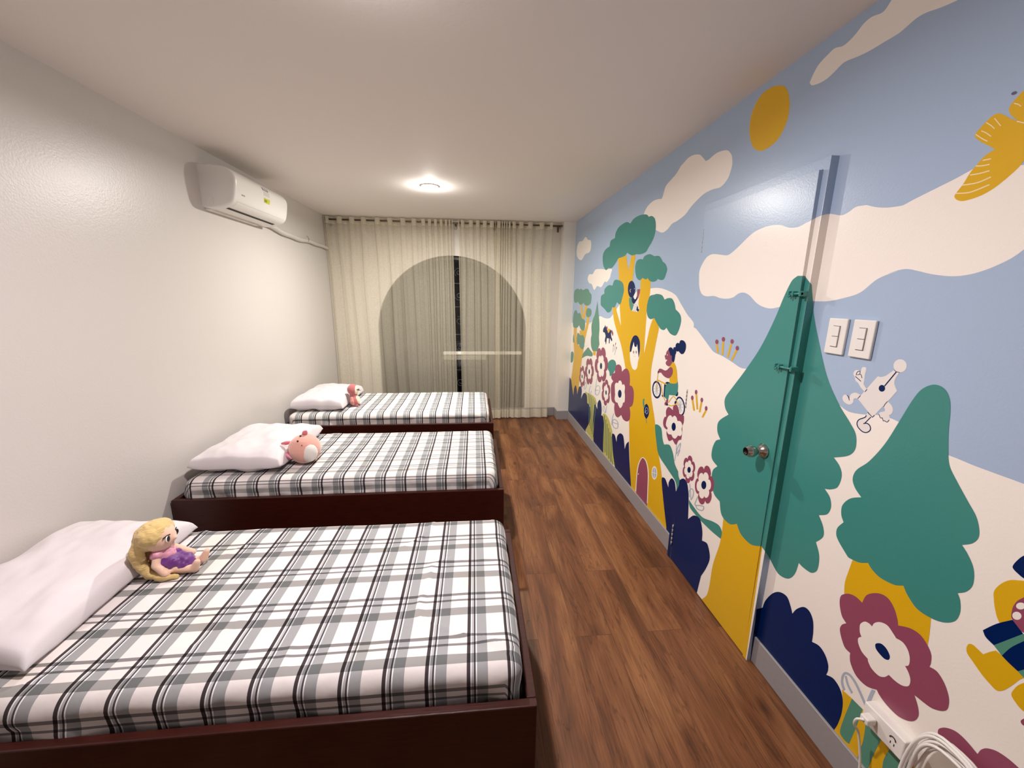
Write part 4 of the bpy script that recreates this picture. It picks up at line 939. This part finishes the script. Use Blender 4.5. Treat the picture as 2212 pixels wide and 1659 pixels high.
curtain('sheer cream curtain hanging on the left half of the arched window', [-1.69, -1.543, -1.403, -1.272, -1.115, -.972, -.824, -.696, -.583, -.514, -.443, -.379, -.319, -.28], XL+.012, -.245, 1, XL+.03, -.225)
curtain('sheer cream curtain right of the dark gap over the window', [-.134, -.025, .052, .135, .22], -.180, .315, 2, -.165, .33)
curtain('sheer cream curtain at the far right, gathered along its left edge', [.29, .318, .345, .372, .400, .430, .485, .574, .687, .828], .262, .955, 3, .25, .965)
rd = thing('curtain_rod', 'dull nickel double curtain rod across the back wall under the ceiling', 'curtain rod', (-.32, YR, ZROD))
bm = bmesh.new(); tube(bm, [(XL+.02+.32, 0, 0), (1.068+.32, 0, 0)], .0095, 14); bm_obj('pole', bm, M_rod, rd)
bm = bmesh.new(); tube(bm, [(XL+.02+.32, .055, .002), (1.068+.32, .055, .002)], .007, 12); bm_obj('rear_pole', bm, M_rod, rd)
for x in (XL+.035, -.215, .255, 1.055):
    bm = bmesh.new(); tube(bm, [(x+.32, -.014, -.004), (x+.32, .07, -.004), (x+.32, YB-YR, -.018)], .005, 8); tube(bm, [(x+.32, -.006, -.010), (x+.32, -.002, -.036)], .004, 8)
    box(bm, (x+.32-.012, YB-YR-.006, -.055), (x+.32+.012, YB-YR-.0005, .02), .002); bm_obj('bracket', bm, M_rod, rd)
bm = bmesh.new(); lathe(bm, [(0, 0), (.014, 0), (.016, .006), (.012, .014), (0, .016)], 'X', 20, (1.068+.32, 0, 0)); bm_obj('finial', bm, M_rod, rd)

# ================================================================ SWITCHES AND OUTLET
for k, (y0, y1, lab) in enumerate(((1.206, 1.277, 'ivory two-rocker light switch plate nearer the door'), (1.112, 1.185, 'ivory two-rocker light switch plate farther from the door'))):
    z0, z1 = 1.412, 1.533; yc, zc = (y0+y1)/2, (z0+z1)/2
    t = thing('light_switch', lab, 'light switch', (XR, yc, zc), 'light switches by the door')
    bm = bmesh.new(); box(bm, (-.010, y0-yc, z0-zc), (-.0002, y1-yc, z1-zc), .003, 3); bm_obj('face_plate', bm, M_ivory, t)
    bm = bmesh.new(); box(bm, (-.0115, -.0135, -.036), (-.009, .0135, .036), .0005, 1); bm_obj('inner_frame', bm, mat('grey_gap', (110, 104, 98), .6), t)
    for s in (-1, 1):
        bm = bmesh.new(); box(bm, (-.0145, -.0125, s*.0175-.0165), (-.0100, .0125, s*.0175+.0165), .001, 2); r = bm_obj('rocker', bm, M_ivory, t)
ot = thing('power_outlet', 'white surface-mounted power outlet low on the mural wall', 'power outlet', (XR, .818, .339))
bm = bmesh.new(); box(bm, (-.038, -.060, -.034), (-.0002, .060, .034), .004, 3); bm_obj('box', bm, M_white, ot)
bm = bmesh.new(); tube(bm, [(-.0386, -.030+.008*math.cos(a), .006+.008*math.sin(a)) for a in [math.radians(i*20) for i in range(10)]], .0016, 6)
box(bm, (-.0388, -.037, -.012), (-.0378, -.035, -.004)); box(bm, (-.0388, -.027, -.012), (-.0378, -.025, -.004)); bm_obj('socket', bm, M_dark, ot)
cd = thing('power_cord', 'white power cord plugged into the outlet and hanging down the wall', 'cord', (XR-.04, .845, .345))  # power cord running from the outlet down to the floor
bm = bmesh.new(); box(bm, (-.030, -.012, -.012), (.0, .014, .010), .004, 3); bm_obj('plug', bm, M_ivory, cd)
C0 = cd.location
bm = bmesh.new(); P_ = [(1.172, .845, .345), (1.160, .856, .335), (1.165, .862, .305), (1.19, .866, .268), (1.20, .858, .21), (1.205, .850, .15), (1.205, .845, .08), (1.19, .83, .02), (1.15, .80, .004)]
P_ = [tuple(Vector(p)-C0) for p in P_]; q = [(a[0], a[1], a[2]) for a in P_]
def cat3(P, k=8):
    out = []
    for i in range(len(P)-1):
        p0, p1, p2, p3 = [Vector(P[max(0, min(len(P)-1, j))]) for j in (i-1, i, i+1, i+2)]
        for s in range(k):
            t = s/k; out.append(.5*((2*p1)+(-p0+p2)*t+(2*p0-5*p1+4*p2-p3)*t*t+(-p0+3*p1-3*p2+p3)*t**3))
    return out + [Vector(P[-1])]
tube(bm, cat3(q), .0035, 10); bm_obj('wire', bm, M_ivory, cd)
co = thing('cable_coil', 'bundled coil of white extension cable leaning on the mural wall below the outlet', 'cable', (1.195, .655, 0))
bm = bmesh.new()
for k in range(7):
    r = .066+.004*k; hgt = .456+.005*k - .0; pts = []
    for i in range(48):
        a = 2*math.pi*i/48; yy = r*math.copysign(abs(math.cos(a))**.7, math.cos(a)); zz = hgt/2*(1+math.copysign(abs(math.sin(a))**.6, math.sin(a)))
        pts.append((.012*math.sin(k*2.1)+.006*math.sin(a*2+k), yy, .006+zz+.002*math.sin(a*3+k)))
    tube(bm, pts, .0042, 8, closed=True)
bm_obj('loop', bm, M_ivory, co)
bm = bmesh.new(); box(bm, (-.020, -.085, .448), (.020, -.045, .495), .008, 3); bm_obj('tie_wrap', bm, M_white, co)
